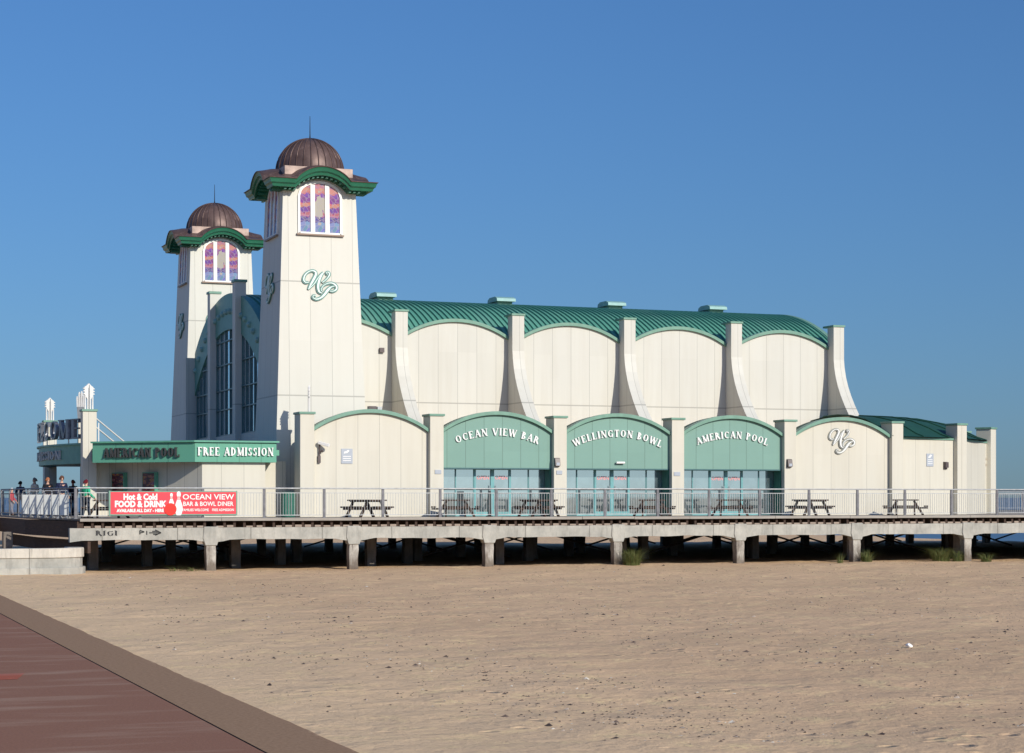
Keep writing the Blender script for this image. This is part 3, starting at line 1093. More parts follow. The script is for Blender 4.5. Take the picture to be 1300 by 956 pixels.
for x in (29.35, 35.95, 42.35, 48.45):
    v = MB().box(x - .42, x + .42, 95.7, 96.7, 12.9, 13.47).build('roof_vent', m_trim, vault, bevel=.02)
    MB().prism([(95.45, 13.472), (96.95, 13.472), (96.9, 13.63), (96.6, 13.73), (95.8, 13.73), (95.5, 13.63)], YZ, x - .53, x + .53).build('hood', m_vent, v)
# east end wall
arcw = [vp(-ah + 2 * ah * i / na, VR - .16) for i in range(na + 1)]
MB().prism([(VY - yh, ZD)] + arcw + [(VY + yh, ZD)], YZ, XE - .3, XE).build('end_wall', m_cream, pav)
MB().box(GX + .3, XE - .3, 2 * VY - YU - .3, 2 * VY - YU, ZD, 10.8).build('rear_wall', m_cream, pav)

# gable facing the land, between the towers
ri, ro = 12.3, 14.12
ag = math.asin(8.05 / ro)
def band_arc(r, y0, y1, n=30):
    return [(y0 + (y1 - y0) * i / n, VZ + math.sqrt(r * r - (y0 + (y1 - y0) * i / n - VY) ** 2)) for i in range(n + 1)]
g0, g1 = VY - 8.0, VY + 8.0
gab = MB().band(band_arc(ri, g0, g1), band_arc(ro, g0, g1), YZ, GX - .16, GX + .15).build('gable_band', m_gable, pav)
for k in range(-9, 10):
    y = VY + k * .86
    z = VZ + math.sqrt(13.2 ** 2 - (y - VY) ** 2)
    mb = MB().lathe([(.16, 0), (.14, .08), (.07, .13), (.001, .14)], (0, 0, 0), 10)
    mb.v = [(GX - .162 - c, y + a, z + b) for a, b, c in mb.v]
    mb.build('gable_lamp', m_vent, gab, smooth=True)
PIERS = [94.2, 100.15]
for y in PIERS:
    o = MB().box(21.05, GX + .1, y - .32, y + .32, ZD, 13.75).build('gable_pier', m_cream, pav, bevel=.01)
    MB().box(21.0, GX + .15, y - .37, y + .37, 13.75, 13.87).build('pillar_cap', m_trim, o)
MB().box(GX - .2, GX + .2, g0, g1, ZD, 6.24).build('gable_wall', m_cream, pav)
spans = [(g0 + .3, PIERS[0] - .32), (PIERS[0] + .32, PIERS[1] - .32), (PIERS[1] + .32, g1 - .3)]
for (a, b) in spans:
    top = lambda y: VZ + math.sqrt(ri * ri - (y - VY) ** 2)
    n = 5
    fr = MB()
    for k in range(n + 1):
        y = a + (b - a) * k / n
        fr.box(GX - .12, GX + .02, y - .03, y + .03, 6.24, top(y) + .05)
    for z in (6.28, 7.6, 8.6, 9.9, 11.1):
        ya, yb = a, b
        lim = math.sqrt(max(0, ri * ri - (z - VZ) ** 2))
        ya, yb = max(a, VY - lim), min(b, VY + lim)
        if yb - ya > .2:
            fr.box(GX - .13, GX + .01, ya, yb, z - .03, z + .03)
    f = fr.build('gable_window', m_frame_dark, pav)
    ys = [a + (b - a) * k / 10 for k in range(11)]
    MB().prism([(a, 6.25)] + [(y, top(y) - .01) for y in ys] + [(b, 6.25)], YZ, GX - .04, GX - .02).build('pane', m_glass_gable, f)
MB().box(20.85, 22.6, g1 + .02, 105.9, ZD, 10.75).build('side_return', m_cream, pav)
MB().box(GX + .05, 22.6, 89.16, g0 + .05, ZD, 10.6).build('side_return', m_cream, pav)

# ---- entrance block with green fascia
FZ0, FZ1 = 4.64, 5.50
fas = [(13.0, 86.6), (16.83, 83.0), (20.45, 83.0)]
ent = [(20.5, 83.0), (20.5, 92.0), (13.4, 101.5), (13.1, 88.4)]
mb = MB()
def wall_run(mb, pts, th, z0, z1):
    mb.band(pts, offset(pts, th), lambda a, b, d: (a, b, d), z0, z1)
wall_run(mb, fas, .25, FZ0, FZ1)
fb = mb.build('fascia_board', panel_mat('fascia_green', (.10, .30, .215), .98, 16.83, (), dirt=.05, width=.03), pav)
mb = MB()
fo = [(12.9, 86.55), (16.79, 82.89), (20.56, 82.89)]
wall_run(mb, fo, .4, FZ1 + .001, FZ1 + .075)
mb.build('fascia_cornice', m_green_mid, fb)
MB().prism([(13.2, 86.7), (16.95, 83.3), (20.35, 83.3), (20.35, 92), (13.4, 101), (13.2, 92)], lambda a, b, d: (a, b, d), 4.72, 5.3).build('canopy_slab', m_roof_dark, pav)
MB().box(20.30, 20.5, 83.26, 84.4, FZ0, FZ1).box(20.5, 20.7, 83.5, 83.8, 4.95, 5.2).build('fascia_return', m_green_mid, pav)
# lettering on the fascia
m_dark_letter = paint_mat('letter_metal_dark_reflection', (.10, .10, .10), .25, .1, 5, .6)  # polished letters: their dark reflection is put into the base colour
d45 = (Vector(fas[1]) - Vector(fas[0])).normalized()
n45 = Vector((d45.y, -d45.x))
w = text_width('AMERICAN POOL', .42, .12)
L45 = (Vector(fas[1]) - Vector(fas[0])).length
k45 = 3.9 / w
def fn(u, v, d, xc):
    p = Vector(fas[0]) + d45 * (.62 + u * k45) + n45 * (d + .01)
    return (p.x, p.y, 4.86 + v)
mb = MB(); add_text(mb, 'AMERICAN POOL', .42, fn, .09, .12, 1.1)
mb.build('lettering', m_dark_letter, fb)
w = text_width('FREE ADMISSION', .36, .12)
kf = 3.35 / w
mb = MB(); add_text(mb, 'FREE ADMISSION', .36, lambda u, v, d, xc: (16.95 + u * kf, 82.99 - d, 4.92 + v), .08, .12, 1.1)
mb.build('lettering', m_letter, fb)
# walls under it
mb = MB()
wr = [(13.3, 88.5), (14.1, 88.5), (17.2, 83.22), (20.0, 83.22), (20.0, 84.3), (21.2, 84.3)]
wall_run(mb, wr, .2, ZD, 4.719)
mb.build('entrance_wall', m_cream_low, pav)
# entrance pillars A (near) and B (far)
def ent_pillar(cx, cy):
    o = MB().box(cx - .31, cx + .31, cy - .31, cy + .35, ZD, 6.98).build('entrance_pillar', m_cream_low, pav, bevel=.01)
    cap_box(cx - .31, cx + .31, cy - .31, cy + .35, 6.98, o)
ent_pillar(13.1, 88.4)
ent_pillar(13.1, 101.8)
def bow(y, b=1.25):
    t = (y - 95.1) / 6.7
    return 13.1 - b * (1 - t * t)
cy = [88.7 + (101.5 - 88.7) * i / 16 for i in range(17)]
cpts = [(bow(y), y) for y in reversed(cy)]
mb = MB(); wall_run(mb, cpts, .25, FZ0, FZ1)
cb = mb.build('curved_fascia', m_gable, pav)
mb = MB(); wall_run(mb, [(x - .1, y) for x, y in cpts], .4, FZ1 + .001, FZ1 + .08)
mb.build('curved_cornice', m_gable, cb)
mb = MB(); mb.prism([(x + .2, y) for x, y in cpts] + [(15.5, 88.7), (15.5, 101.5)], lambda a, b, d: (a, b, d), FZ0 + .05, FZ0 + .2)
mb.build('soffit', m_gable, pav)
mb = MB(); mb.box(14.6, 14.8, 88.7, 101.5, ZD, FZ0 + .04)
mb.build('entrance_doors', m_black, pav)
mb = MB()
for k in range(9):
    y = 88.9 + k * 1.4
    mb.box(14.5, 14.6, y, y + .08, ZD, FZ0)
mb.build('door_frames', m_frame_dark, pav)
def fnc(y_start, h0, k=1.0, off=0.0):
    def fn(u, v, d, xc):
        y = y_start - u * k
        return (bow(y) - off - d - .01, y, h0 + v)
    return fn
mb = MB(); add_text(mb, 'ADMISSION', .42, fnc(97.2, 4.86, 6.0 / text_width('ADMISSION', .42, .12)), .08, .12, 1.1)
mb.build('lettering', m_metal, cb)

# welcome sign standing on the curved fascia
ws = thing('welcome_sign', 'big freestanding WELCOME letters on top of the curved entrance canopy', 'sign', (bow(95), 95, 5.6))
mb = MB()
s = 'WELCOME'
w = text_width(s, .92, .16)
kk = 8.8 / w
add_text(mb, s, .92, fnc(97.9, 5.78, kk, -.1), .16, .16, .95)
mb.build('lettering', paint_mat('dark_channel_letters', (.12, .13, .16), .3, .3, 3, .4), ws)
mb = MB()
for y in (89.5, 91, 93, 95, 97):
    mb.tube([(bow(y) + .25, y, 5.56), (bow(y) + .25, y, 6.65)], .03)
for z in (5.85, 6.55):
    mb.tube([(bow(y) + .22, y, z) for y in cy if y < 98.2], .025)
mb.build('support_frame', m_white, ws)

# ---- rounded east end of the wing
CX, CY, CR = 50.0, 95.2, 13.0
angs = [-84.0, -62.4, -35.0, -8.0, 19.0, 46.0, 73.0]
def cp(a, r=CR):
    return (CX + r * math.cos(R(a)), CY + r * math.sin(R(a)))
for i, a in enumerate(angs):
    if i > 0:
        x, y = cp(a, CR + .02)
        dv = Vector((math.cos(R(a)), math.sin(R(a))))
        rot = {1: .35, 2: .55}.get(i, 1)
        # near pillars stay almost square to the front
        ang = R(a) * rot + R(-90) * (1 - rot)
        dv = Vector((math.cos(ang), math.sin(ang)))
        nv = Vector((-dv.y, dv.x))
        c = Vector((x, y))
        q = [c + nv * sx * .32 + dv * sy for sx, sy in ((-1, .3), (1, .3), (1, -.55), (-1, -.55))]
        o = MB().prism([tuple(p) for p in q], lambda u, v, z: (u, v, z), ZD, 6.76).build('pillar', m_cream_low, pav, bevel=.012)
        q = [c + nv * sx * .37 + dv * sy for sx, sy in ((-1, .35), (1, .35), (1, -.6), (-1, -.6))]
        MB().prism([tuple(p) for p in q], lambda u, v, z: (u, v, z), 6.76, 6.86).build('pillar_cap', m_trim, o, bevel=.01)
    if i < len(angs) - 1:
        p, q = cp(a, CR), cp(angs[i + 1], CR)
        if i == 0: p = (PIL[5] + .30, YW + .02)
        mb = MB(); wall_run(mb, [p, q], .25, ZD, 6.0)
        mb.build('curved_end_wall', m_cream_low, pav)
        mb = MB(); wall_run(mb, [(p[0], p[1] - .06), (q[0] + .0, q[1] - .06)], .35, 6.001, 6.10)
        mb.build('eaves_trim', m_trim, pav)
mb = MB()
pr = [(12.98, 6.12), (12.5, 6.28), (11.8, 6.62), (10.8, 7.0), (9.6, 7.24), (8.4, 7.32), (7.2, 7.28), (5.0, 7.0), (3.0, 6.7), (.05, 6.6)]
mb.lathe([(r_, z_) for r_, z_ in pr], (CX, CY, 0), 60, R(-84), R(96), cap=False)
for k in range(20):
    a = R(-84 + k * 9)
    pts3 = [(CX + r_ * math.cos(a), CY + r_ * math.sin(a), z_ + .03) for r_, z_ in pr[:-3]]
    mb.tube(pts3, .03, 4)
mb.build('rounded_roof', m_roof_dark, pav, smooth=True)

# ------------------------------------------------------------------ towers
def tower(cx, cy, label, hwb=2.23):
    t = thing('tower', label, 'tower', (cx, cy, ZD), 'pavilion corner towers')
    zb, zt = ZD, 17.02
    hwt = 1.70
    hw = lambda z: hwb + (hwt - hwb) * (z - zb) / (zt - zb)
    def hump(s, w=1.25, h=.60):
        q = abs(s) / w
        if q >= 1.0: return 0.0
        return h * (1 - q * q) ** .8
    # wall: each face with a humped top
    mb = MB()
    N = 24
    for side in range(4):
        ca, sa = [(1, 0), (0, 1), (-1, 0), (0, -1)][side]
        def P(s, d, z, side=side):
            # side 0: faces -Y
            if side == 0: return (cx + s, cy - d, z)
            if side == 1: return (cx + d, cy + s, z)
            if side == 2: return (cx - s, cy + d, z)
            return (cx - d, cy - s, z)
        ss = [-1 + 2 * i / N for i in range(N + 1)]
        poly = [P(-hwb, hwb, zb), P(hwb, hwb, zb)] + [P(s * hwt, hw(zt + hump(s * hwt)), zt + hump(s * hwt) * .95) for s in reversed(ss)]
        mb.add(poly, [tuple(range(len(poly)))])
    mb.build('wall', m_tower, t, recalc=True)
    # cornice following the humps
    def ring(d, z, hs):
        pts = []
        for side in range(4):
            for i in range(N * 2):
                s = (-1 + 2 * i / (N * 2)) * d
                zz = z + hump(s, 1.25) * hs
                if side == 0: pts.append((cx + s, cy - d, zz))
                if side == 1: pts.append((cx + d, cy + s, zz))
                if side == 2: pts.append((cx - s, cy + d, zz))
                if side == 3: pts.append((cx - d, cy - s, zz))
        return pts
    def skin(rings):
        mb = MB()
        m = N * 8
        vs = [p for r_ in rings for p in r_]
        fs = [(j * m + k, j * m + (k + 1) % m, (j + 1) * m + (k + 1) % m, (j + 1) * m + k) for j in range(len(rings) - 1) for k in range(m)]
        return mb.add(vs, fs)
    corn = skin([ring(1.66, 16.96, 1), ring(1.80, 16.98, 1), ring(1.86, 17.06, 1), ring(2.22, 17.10, 1), ring(2.28, 17.04, 1), ring(2.33, 17.05, 1), ring(2.36, 17.16, 1), ring(2.44, 17.22, 1), ring(2.47, 17.33, 1), ring(2.50, 17.40, 1), ring(2.46, 17.415, 1)]).build('cornice', m_cornice, t)
    mb = MB()
    for side in range(4):
        for i in range(-8, 9):
            s = i * .215
            z = 17.02 + hump(s)
            sl = (hump(s + .02) - hump(s - .02)) / .04
            a = math.atan(sl)
            for_pts = []
            for dx, dz in ((-.05, -.06), (.05, -.06), (.05, .08), (-.05, .08)):
                for_pts.append((s + dx * math.cos(a) - dz * math.sin(a) * .6, z + dz * math.cos(a) + dx * math.sin(a)))
            def F(u, v, d, side=side):
                return [(cx + u, cy - d, v), (cx + d, cy + u, v), (cx - u, cy + d, v), (cx - d, cy - u, v)][side]
            mb.prism(for_pts, F, 1.70, 2.20)
    mb.build('brackets', m_darkgreen, corn)  # underside shade of the brackets put into the colour as darker green
    skin([ring(2.53, 17.405, 1), ring(2.54, 17.44, 1), ring(2.2, 17.50, 1), ring(1.9, 17.60, .95), ring(1.6, 17.74, .75), ring(1.45, 17.86, .45)]).build('copper_skirt', m_copper, t)
    ped = MB().box(cx - 1.60, cx + 1.60, cy - 1.60, cy + 1.60, 17.55, 18.13).build('pedestal', m_copper_pale, t, bevel=.02)
    pr = [(1.56, 17.9)] + [(1.56 * math.cos(R(a)), 18.12 + 1.56 * math.sin(R(a))) for a in range(0, 90, 6)] + [(.02, 19.68)]
    dome = MB().lathe(pr, (cx, cy, 0), 56).build('dome', m_copper, t, smooth=True)
    mb = MB()
    for k in range(28):
        a = 2 * PI * k / 28
        mb.tube([(cx + (r_ + .015) * math.cos(a), cy + (r_ + .015) * math.sin(a), z_ + .01) for r_, z_ in pr[:-1]], .022, 4)
    mb.build('seams', m_copper, dome)
    MB().tube([(cx, cy, 19.6), (cx, cy, 19.85), (cx, cy, 20.75)], [.05, .025, .012], 6).build('finial', m_black, dome)
    # arched windows on all four sides
    for side in (0, 3, 1, 2):
        tilt = (hwb - hwt) / (zt - zb)
        def F(u, v, d, side=side):
            dd = hw(v) + d
            return [(cx + u, cy - dd, v), (cx + dd, cy + u, v), (cx - u, cy + dd, v), (cx - dd, cy - u, v)][side]
        zs = 15.05
        topz = lambda u, w, z0, rise: z0 + rise * math.sqrt(max(0, 1 - (u / w) ** 2))
        wo, wi = 1.03, .93
        us = [-1 + 2 * i / 24 for i in range(25)]
        outer = [(-wo, zs)] + [(u * wo, topz(u * wo, wo, 16.78, .70)) for u in us] + [(wo, zs)]
        inner = [(-wi, zs + .08)] + [(u * wi, topz(u * wi, wi, 16.76, .60)) for u in us] + [(wi, zs + .08)]
        fr = MB()
        fr.band(inner, outer, F, -.02, .07)
        fr.prism([(-wi, zs), (wi, zs), (wi, zs + .08), (-wi, zs + .08)], F, -.02, .072)
        for mx in (-.34, .34):
            w2 = .10
            fr.prism([(mx - w2, zs + .07), (mx + w2, zs + .07), (mx + w2, topz(abs(mx) + w2, wi, 16.76, .60)), (mx - w2, topz(abs(mx) + w2, wi, 16.76, .60) + .02)], F, -.02, .062)
        f = fr.build('window', m_white, t)
        MB().prism([(-1.10, zs - .07), (1.10, zs - .07), (1.10, zs), (-1.10, zs)], F, -.02, .13).build('sill', paint_mat('brown_sill', (.22, .15, .11)) if 'brown_sill' not in bpy.data.materials else bpy.data.materials['brown_sill'], f)
        for (ua, ub, mm) in ((-wi + .01, -.45, m_st1), (-.23, .23, m_st2), (.45, wi - .01, m_st1)):
            pts_ = [(ua, zs + .09)] + [(ua + (ub - ua) * i / 8, topz(ua + (ub - ua) * i / 8, wi + .01, 16.75, .60)) for i in range(9)] + [(ub, zs + .09)]
            o = MB().prism(pts_, F, -.01, .02).build('stained_pane', mm, f)
            # put origin at the pane foot so the pattern sits in it
            c0 = Vector(F((ua + ub) / 2, zs, 0)) - org(f)
            o.data.transform(Matrix.Translation(-c0))
            o.location = c0
    for side in (0, 3):
        def F(u, v, d, side=side):
            dd = hw(v) + d + .01
            return [(cx + u, cy - dd, v), None, None, (cx - dd, cy - u, v)][side]
        monogram(t, -.02, 12.72, 1.68, F)
    return t
tower(22.98, 86.83, 'cream tower with copper dome at the near corner, beside the green vaulted roof')
tower(22.98, 107.75, 'cream tower with copper dome at the far corner, behind the gable')
monogram(pav, (PIL[4] + PIL[5]) / 2, 5.85, 1.5, lambda a, b, d: (a, YW - d - .01, b), paint_mat('grey_letter_edge', (.25, .26, .24)), m_letter)

# ------------------------------------------------------------------ ornaments on the entrance pillars
def headstock(name, label, base, rz, h=1.18):
    t = thing(name, label, 'roof ornament', base, 'white guitar head ornaments')
    mb = MB()
    k = h / 1.18
    yz = lambda a, b, d: (base[0] + d, base[1] + a * k * .85, base[2] + b * k)
    mb.prism([(-.12, 0), (-.12, .45), (-.26, .62), (-.30, .66), (-.30, 1.02), (-.18, 1.06), (0, 1.18), (.18, 1.06), (.30, 1.02), (.30, .66), (.26, .62), (.12, .45), (.12, 0), (.05, 0), (.05, .98), (-.05, .98), (-.05, 0)], yz, -.03, .03)
    for sy in (-1, 1):
        mb.prism([(sy * .22, 0), (sy * .30, 0), (sy * .30, .62), (sy * .24, .60)], yz, -.028, .028)
    mb.build('plate', m_white, t)
    mb = MB()
    for sy in (-1, 1):
        for z in (.70, .82, .94):
            mb.tube([(base[0], base[1] + sy * .25 * k, base[2] + z * k), (base[0], base[1] + sy * .33 * k, base[2] + z * k)], .035 * k, 8)
    mb.build('pegs', m_white, t)
    mb = MB()
    mb.box(base[0] - .05, base[0] + .05, base[1] - .02, base[1] + .02, base[2], base[2] + 1.12 * k)
    mb.build('spine', m_metal, t)
    t.rotation_euler.z = R(rz)
    return t
headstock('guitar_head_ornament', 'white guitar head ornament on the pillar beside the near tower', (21.86, 82.75, 6.86), -15)
headstock('guitar_head_ornament', 'white guitar head ornament on the near entrance pillar', (13.1, 88.4, 7.08), -56)
headstock('guitar_head_ornament', 'white guitar head ornament on the far entrance pillar', (13.1, 101.8, 7.08), -56)
t = thing('hand_ornament', 'upright hand shaped ornament above the WELCOME letters', 'roof ornament', (13.2, 91.6, 5.6))
mb = MB()
base = Vector((12.9, 93.4, 5.6))
mb.box(13.08, 13.32, 91.45, 91.75, 5.4, 6.72)
mb.build('post', m_cream_low, t)
mb = MB()
F = lambda a, b, d: (12.9 + a * .75, 93.4 - a * .66, 7.0 + b)
F = (lambda a, b, d: (13.2 + a * .58 + d * .6, 91.6 - a * .44 + d * .8, 6.72 + b))
mb.prism([(-.16, 0), (.16, 0), (.24, .62), (-.24, .62)], F, -.05, .05)
mb.build('palm', m_metal, t)
mb = MB()
for a, l in ((-.20, .52), (-.07, .72), (.07, .76), (.20, .58)):
    z0 = .60 if a < .3 else .25
    mb.prism([(a - .05, z0), (a + .05, z0), (a * 1.15 + .045, z0 + l * .85), (a * 1.15, z0 + l), (a * 1.15 - .045, z0 + l * .85)], F, -.045, .045)
mb.build('fingers', m_white, t)
t = thing('stay_rods', 'pair of white stay rods bracing the near entrance pillar', 'bracing', (14, 89, 5.5))
MB().tube([(13.4, 88.7, 6.75), (15.6, 91.2, 5.35)], .035).tube([(13.4, 88.7, 6.35), (15.0, 90.6, 5.35)], .035).tube([(13.62, 88.9, 5.3), (13.62, 88.9, 6.5)], .03).build('rods', m_white, t)

# ------------------------------------------------------------------ banner on the railing
bn = thing('banner', 'long red food and drink banner tied to the pier railing', 'banner', (12.5, 78.6, ZD))
BX0, BX1, BZ0, BZ1, BY = 12.52, 17.66, 2.42, 3.32, 78.60
MB().box(BX0, BX1, BY, BY + .012, BZ0, BZ1).build('sheet', m_red, bn)
MB().box(BX0 - .07, BX0, BY - .004, BY + .03, BZ0 - .06, BZ1 + .05).box(BX1, BX1 + .05, BY - .004, BY + .03, BZ0 - .06, BZ1 + .05).box(BX0, BX1, BY - .004, BY + .02, BZ1, BZ1 + .035).box(BX0, BX1, BY - .004, BY + .02, BZ0 - .05, BZ0).build('frame', m_trim, bn)
bf = lambda u, v, d: (u, BY - d, v)
mb = MB()
flat_text(mb, 'Hot & Cold', .34, 13.72, 3.01, bf, .016, .006, .85)
flat_text(mb, 'FOOD & DRINK', .34, 13.72, 2.72, bf, .018, .006, .86)
flat_text(mb, 'AVAILABLE ALL DAY - HERE', .175, 13.72, 2.51, bf, .009, .006, .88)
flat_text(mb, 'OCEAN VIEW', .31, 16.50, 3.02, bf, .004, .006, 1.12)
flat_text(mb, 'BAR & BOWL DINER', .25, 16.50, 2.755, bf, .004, .006, .92)
flat_text(mb, 'FAMILIES WELCOME    FREE ADMISSION', .145, 16.50, 2.54, bf, .003, .006, .84)
mb.build('lettering', m_letter, bn)
def pin(cx, z0, h):
    pr = [(.0, 0), (.09, 0), (.13, .1), (.165, .28), (.15, .42), (.08, .62), (.06, .72), (.085, .86), (.075, .95), (.03, 1), (0, 1)]
    pts = [(cx + a * h, z0 + b * h) for a, b in pr] + [(cx - a * h, z0 + b * h) for a, b in reversed(pr[1:-1])]
    return MB().prism(pts, bf, .008, .02).build('skittle', m_letter, bn), cx, z0, h
for (cx, z0, h) in ((14.98, 2.62, .66), (15.28, 2.37, .98)):
    o, *_ = pin(cx, z0, h)
    MB().prism([(cx - .07 * h, z0 + .66 * h), (cx + .07 * h, z0 + .66 * h), (cx + .065 * h, z0 + .70 * h), (cx - .065 * h, z0 + .70 * h)], bf, .021, .023).prism([(cx - .07 * h, z0 + .74 * h), (cx + .07 * h, z0 + .74 * h), (cx + .07 * h, z0 + .78 * h), (cx - .07 * h, z0 + .78 * h)], bf, .021, .023).build('stripes', m_ballred, o)
MB().prism([(14.94 + .25 * math.cos(2 * PI * i / 24), 2.62 + .25 * math.sin(2 * PI * i / 24)) for i in range(24)], bf, .024, .034).build('ball', m_ballred, bn)

# ------------------------------------------------------------------ poster cases on the splayed entrance wall
def poster_mat(seed):
    M = NT('poster_print')
    p = M.n('TexCoord').outputs['Object']
    mp = M.n('Mapping')
    M.put(mp.inputs[0], p)
    mp.inputs['Location'].default_value = (seed, seed * 2, 0)
    mp.inputs['Scale'].default_value = (2, 2, 6)
    n = M.noise(mp.outputs[0], 1.3, 3)
    c = M.ramp(n, [(0, (.03, .012, .02)), (.45, (.10, .02, .04)), (.55, (.35, .16, .04)), (.62, (.14, .03, .12)), (.72, (.45, .32, .2)), (.8, (.08, .02, .03))], 'CONSTANT')
    return M.fin(c, .2, 0, .5)
wd = (Vector((17.2, 83.22)) - Vector((14.1, 88.5))).normalized()
wnrm = Vector((wd.y, -wd.x))
for (s, lab, sd) in ((.75, 'left of two dark posters in green cases on the splayed entrance wall', 1.0), (2.85, 'right of two dark posters in green cases, nearest the FREE ADMISSION wall', 4.0)):
    c = Vector((14.1, 88.5)) + wd * s
    t = thing('poster_case', lab, 'poster', (c.x, c.y, 3.0), 'poster cases on the entrance wall')
    F = lambda u, v, d, c=c: (c.x + wd.x * u + wnrm.x * d, c.y + wd.y * u + wnrm.y * d, v)
    o = MB().prism([(-.42, 2.95), (.42, 2.95), (.42, 4.22), (-.42, 4.22)], F, .005, .22).build('case', m_green_mid, t)
    MB().prism([(-.38, 2.99), (.38, 2.99), (.38, 4.18), (-.38, 4.18)], F, .221, .23).build('poster', poster_mat(sd), t)

# ------------------------------------------------------------------ small fittings on the walls
def wall_lamp(x, z, lab, y=YP):
    t = thing('wall_lamp', lab, 'wall lamp', (x, y, z), 'dark wall lamps')
    MB().box(x - .13, x + .13, y - .06, y - .002, z - .2, z + .2).build('back_plate', m_lamp, t)
    MB().prism([(-.18, -.17), (-.06, -.17), (-.06, .17), (-.11, .17)], lambda a, b, d: (x + d, y + a, z + b), -.12, .12).build('casing', m_lamp, t)
    MB().box(x - .08, x + .08, y - .175, y - .14, z - .165, z - .02).build('lens', m_signgrey, t)
wall_lamp(PIL[2] - .18, 4.72, 'dark wall lamp on the pillar right of OCEAN VIEW BAR')
wall_lamp(PIL[4] - .08, 4.75, 'dark wall lamp on the pillar right of AMERICAN POOL')
def plate(name, lab, cat, x0, x1, z0, z1, y, mat=m_signgrey, group=None, marks=True):
    t = thing(name, lab, cat, ((x0 + x1) / 2, y, z0), group)
    MB().box(x0, x1, y - .03, y - .002, z0, z1).build('board', mat, t)
    if marks:
        w, h = x1 - x0, z1 - z0
        mb = MB()
        F = lambda u, v, d: (x0 + u * w, y - .031 - d, z0 + v * h)
        mb.prism([(.22, .66), (.55, .72), (.72, .86), (.62, .93), (.45, .84), (.25, .80)], F, 0, .004)
        for r_ in (.46, .32, .18):
            mb.prism([(.15, r_), (.85, r_), (.85, r_ + .05), (.15, r_ + .05)], F, 0, .003)
        mb.build('marks', m_white, t)
    return t
plate('notice_sign', 'grey seagull notice board on the cream bay beside the camera', 'sign', 23.28, 23.80, 4.60, 5.26, YW, group='grey notice boards')
plate('number_plate', 'small grey plate on the pillar left of OCEAN VIEW BAR', 'sign', PIL[1] - .1, PIL[1] + .2, 4.16, 4.34, YP, marks=False, group='small grey plates')
plate('number_plate', 'small grey plate on the pillar left of WELLINGTON BOWL', 'sign', PIL[2] - .2, PIL[2] + .08, 4.16, 4.34, YP, marks=False, group='small grey plates')
plate('number_plate', 'small grey plate on the pillar left of AMERICAN POOL', 'sign', PIL[3] - .22, PIL[3] + .1, 4.12, 4.30, YP, marks=False, group='small grey plates')
# notice and lamp on the angled end wall
p6, p7 = Vector((PIL[5] + .30, YW + .02)), Vector(cp(-62.4, CR))
we = (p7 - p6).normalized()
wne = Vector((we.y, -we.x))
t = thing('notice_sign', 'grey seagull notice board on the wall right of the WP bay', 'sign', (p6.x + 2, p6.y, 4.6), 'grey notice boards')
F = lambda u, v, d: (p6.x + we.x * u + wne.x * d, p6.y + we.y * u + wne.y * d, v)
MB().prism([(1.92, 4.66), (2.42, 4.66), (2.42, 5.30), (1.92, 5.30)], F, .002, .03).build('board', m_signgrey, t)
mb = MB().prism([(2.02, 5.08), (2.2, 5.1), (2.3, 5.22), (2.2, 5.26), (2.06, 5.16)], F, .031, .035)
for z in (4.78, 4.88, 4.98): mb.prism([(2.0, z), (2.34, z), (2.34, z + .03), (2.0, z + .03)], F, .031, .034)
mb.build('marks', m_white, t)
t = thing('wall_lamp', 'dark wall lamp beside the second notice board, right of the WP bay', 'wall lamp', (p6.x + 3.3, p6.y + .5, 4.7), 'dark wall lamps')
MB().prism([(3.15, 4.52), (3.40, 4.52), (3.40, 4.90), (3.15, 4.90)], F, .002, .06).build('back_plate', m_lamp, t)
MB().prism([(3.17, 4.60), (3.38, 4.60), (3.38, 4.88), (3.17, 4.88)], F, .061, .17).build('casing', m_lamp, t)
# camera on bay one
t = thing('security_camera', 'white security camera on a dark bracket on the first cream bay', 'security camera', (22.25, YW, 4.9))
MB().box(22.2, 22.32, YW - .12, YW - .002, 4.62, 4.95).tube([(22.26, YW - .1, 4.95), (22.26, YW - .16, 5.45)], .035).tube([(22.26, YW - .1, 5.1), (22.4, YW - .2, 5.16)], .05).build('bracket', m_lamp, t)
MB().bar((22.2, YW - .15, 5.52), (22.62, YW - .45, 5.38), .15, .14).build('camera_body', m_white, t, bevel=.02)
# loudspeakers on last pillar
x8, y8 = cp(-35, CR + .3)
for k, lab in ((0, 'upper horn speaker on the last cream pillar'), (1, 'lower horn speaker on the last cream pillar')):
    z = 5.15 - k * .32
    t = thing('horn_speaker', lab, 'speaker', (x8 - .4, y8 - .1, z), 'horn speakers on the last pillar')
    MB().tube([(x8 - .38, y8 + .1, z), (x8 - .5, y8 + .02, z), (x8 - .66, y8 - .06, z)], [.04, .06, .14], 10).build('horn', paint_mat('beige_speaker', (.5, .42, .33)) if k == 0 else bpy.data.materials['beige_speaker'], t)
    MB().box(x8 - .42, x8 - .36, y8, y8 + .2, z - .05, z + .05).build('bracket', m_lamp, t)
# strip light on the WELLINGTON BOWL panel
xm = (PIL[2] + PIL[3]) / 2
t = thing('strip_light', 'slim white strip light on the WELLINGTON BOWL panel', 'wall light', (xm, YW, 4.7))
MB().tube([(xm - .1, YW - .12, 4.72), (xm + .32, YW - .12, 4.72)], .055).build('tube', m_white, t)
MB().box(xm, xm + .2, YW - .1, YW - .002, 4.66, 4.72).build('bracket', m_lamp, t)
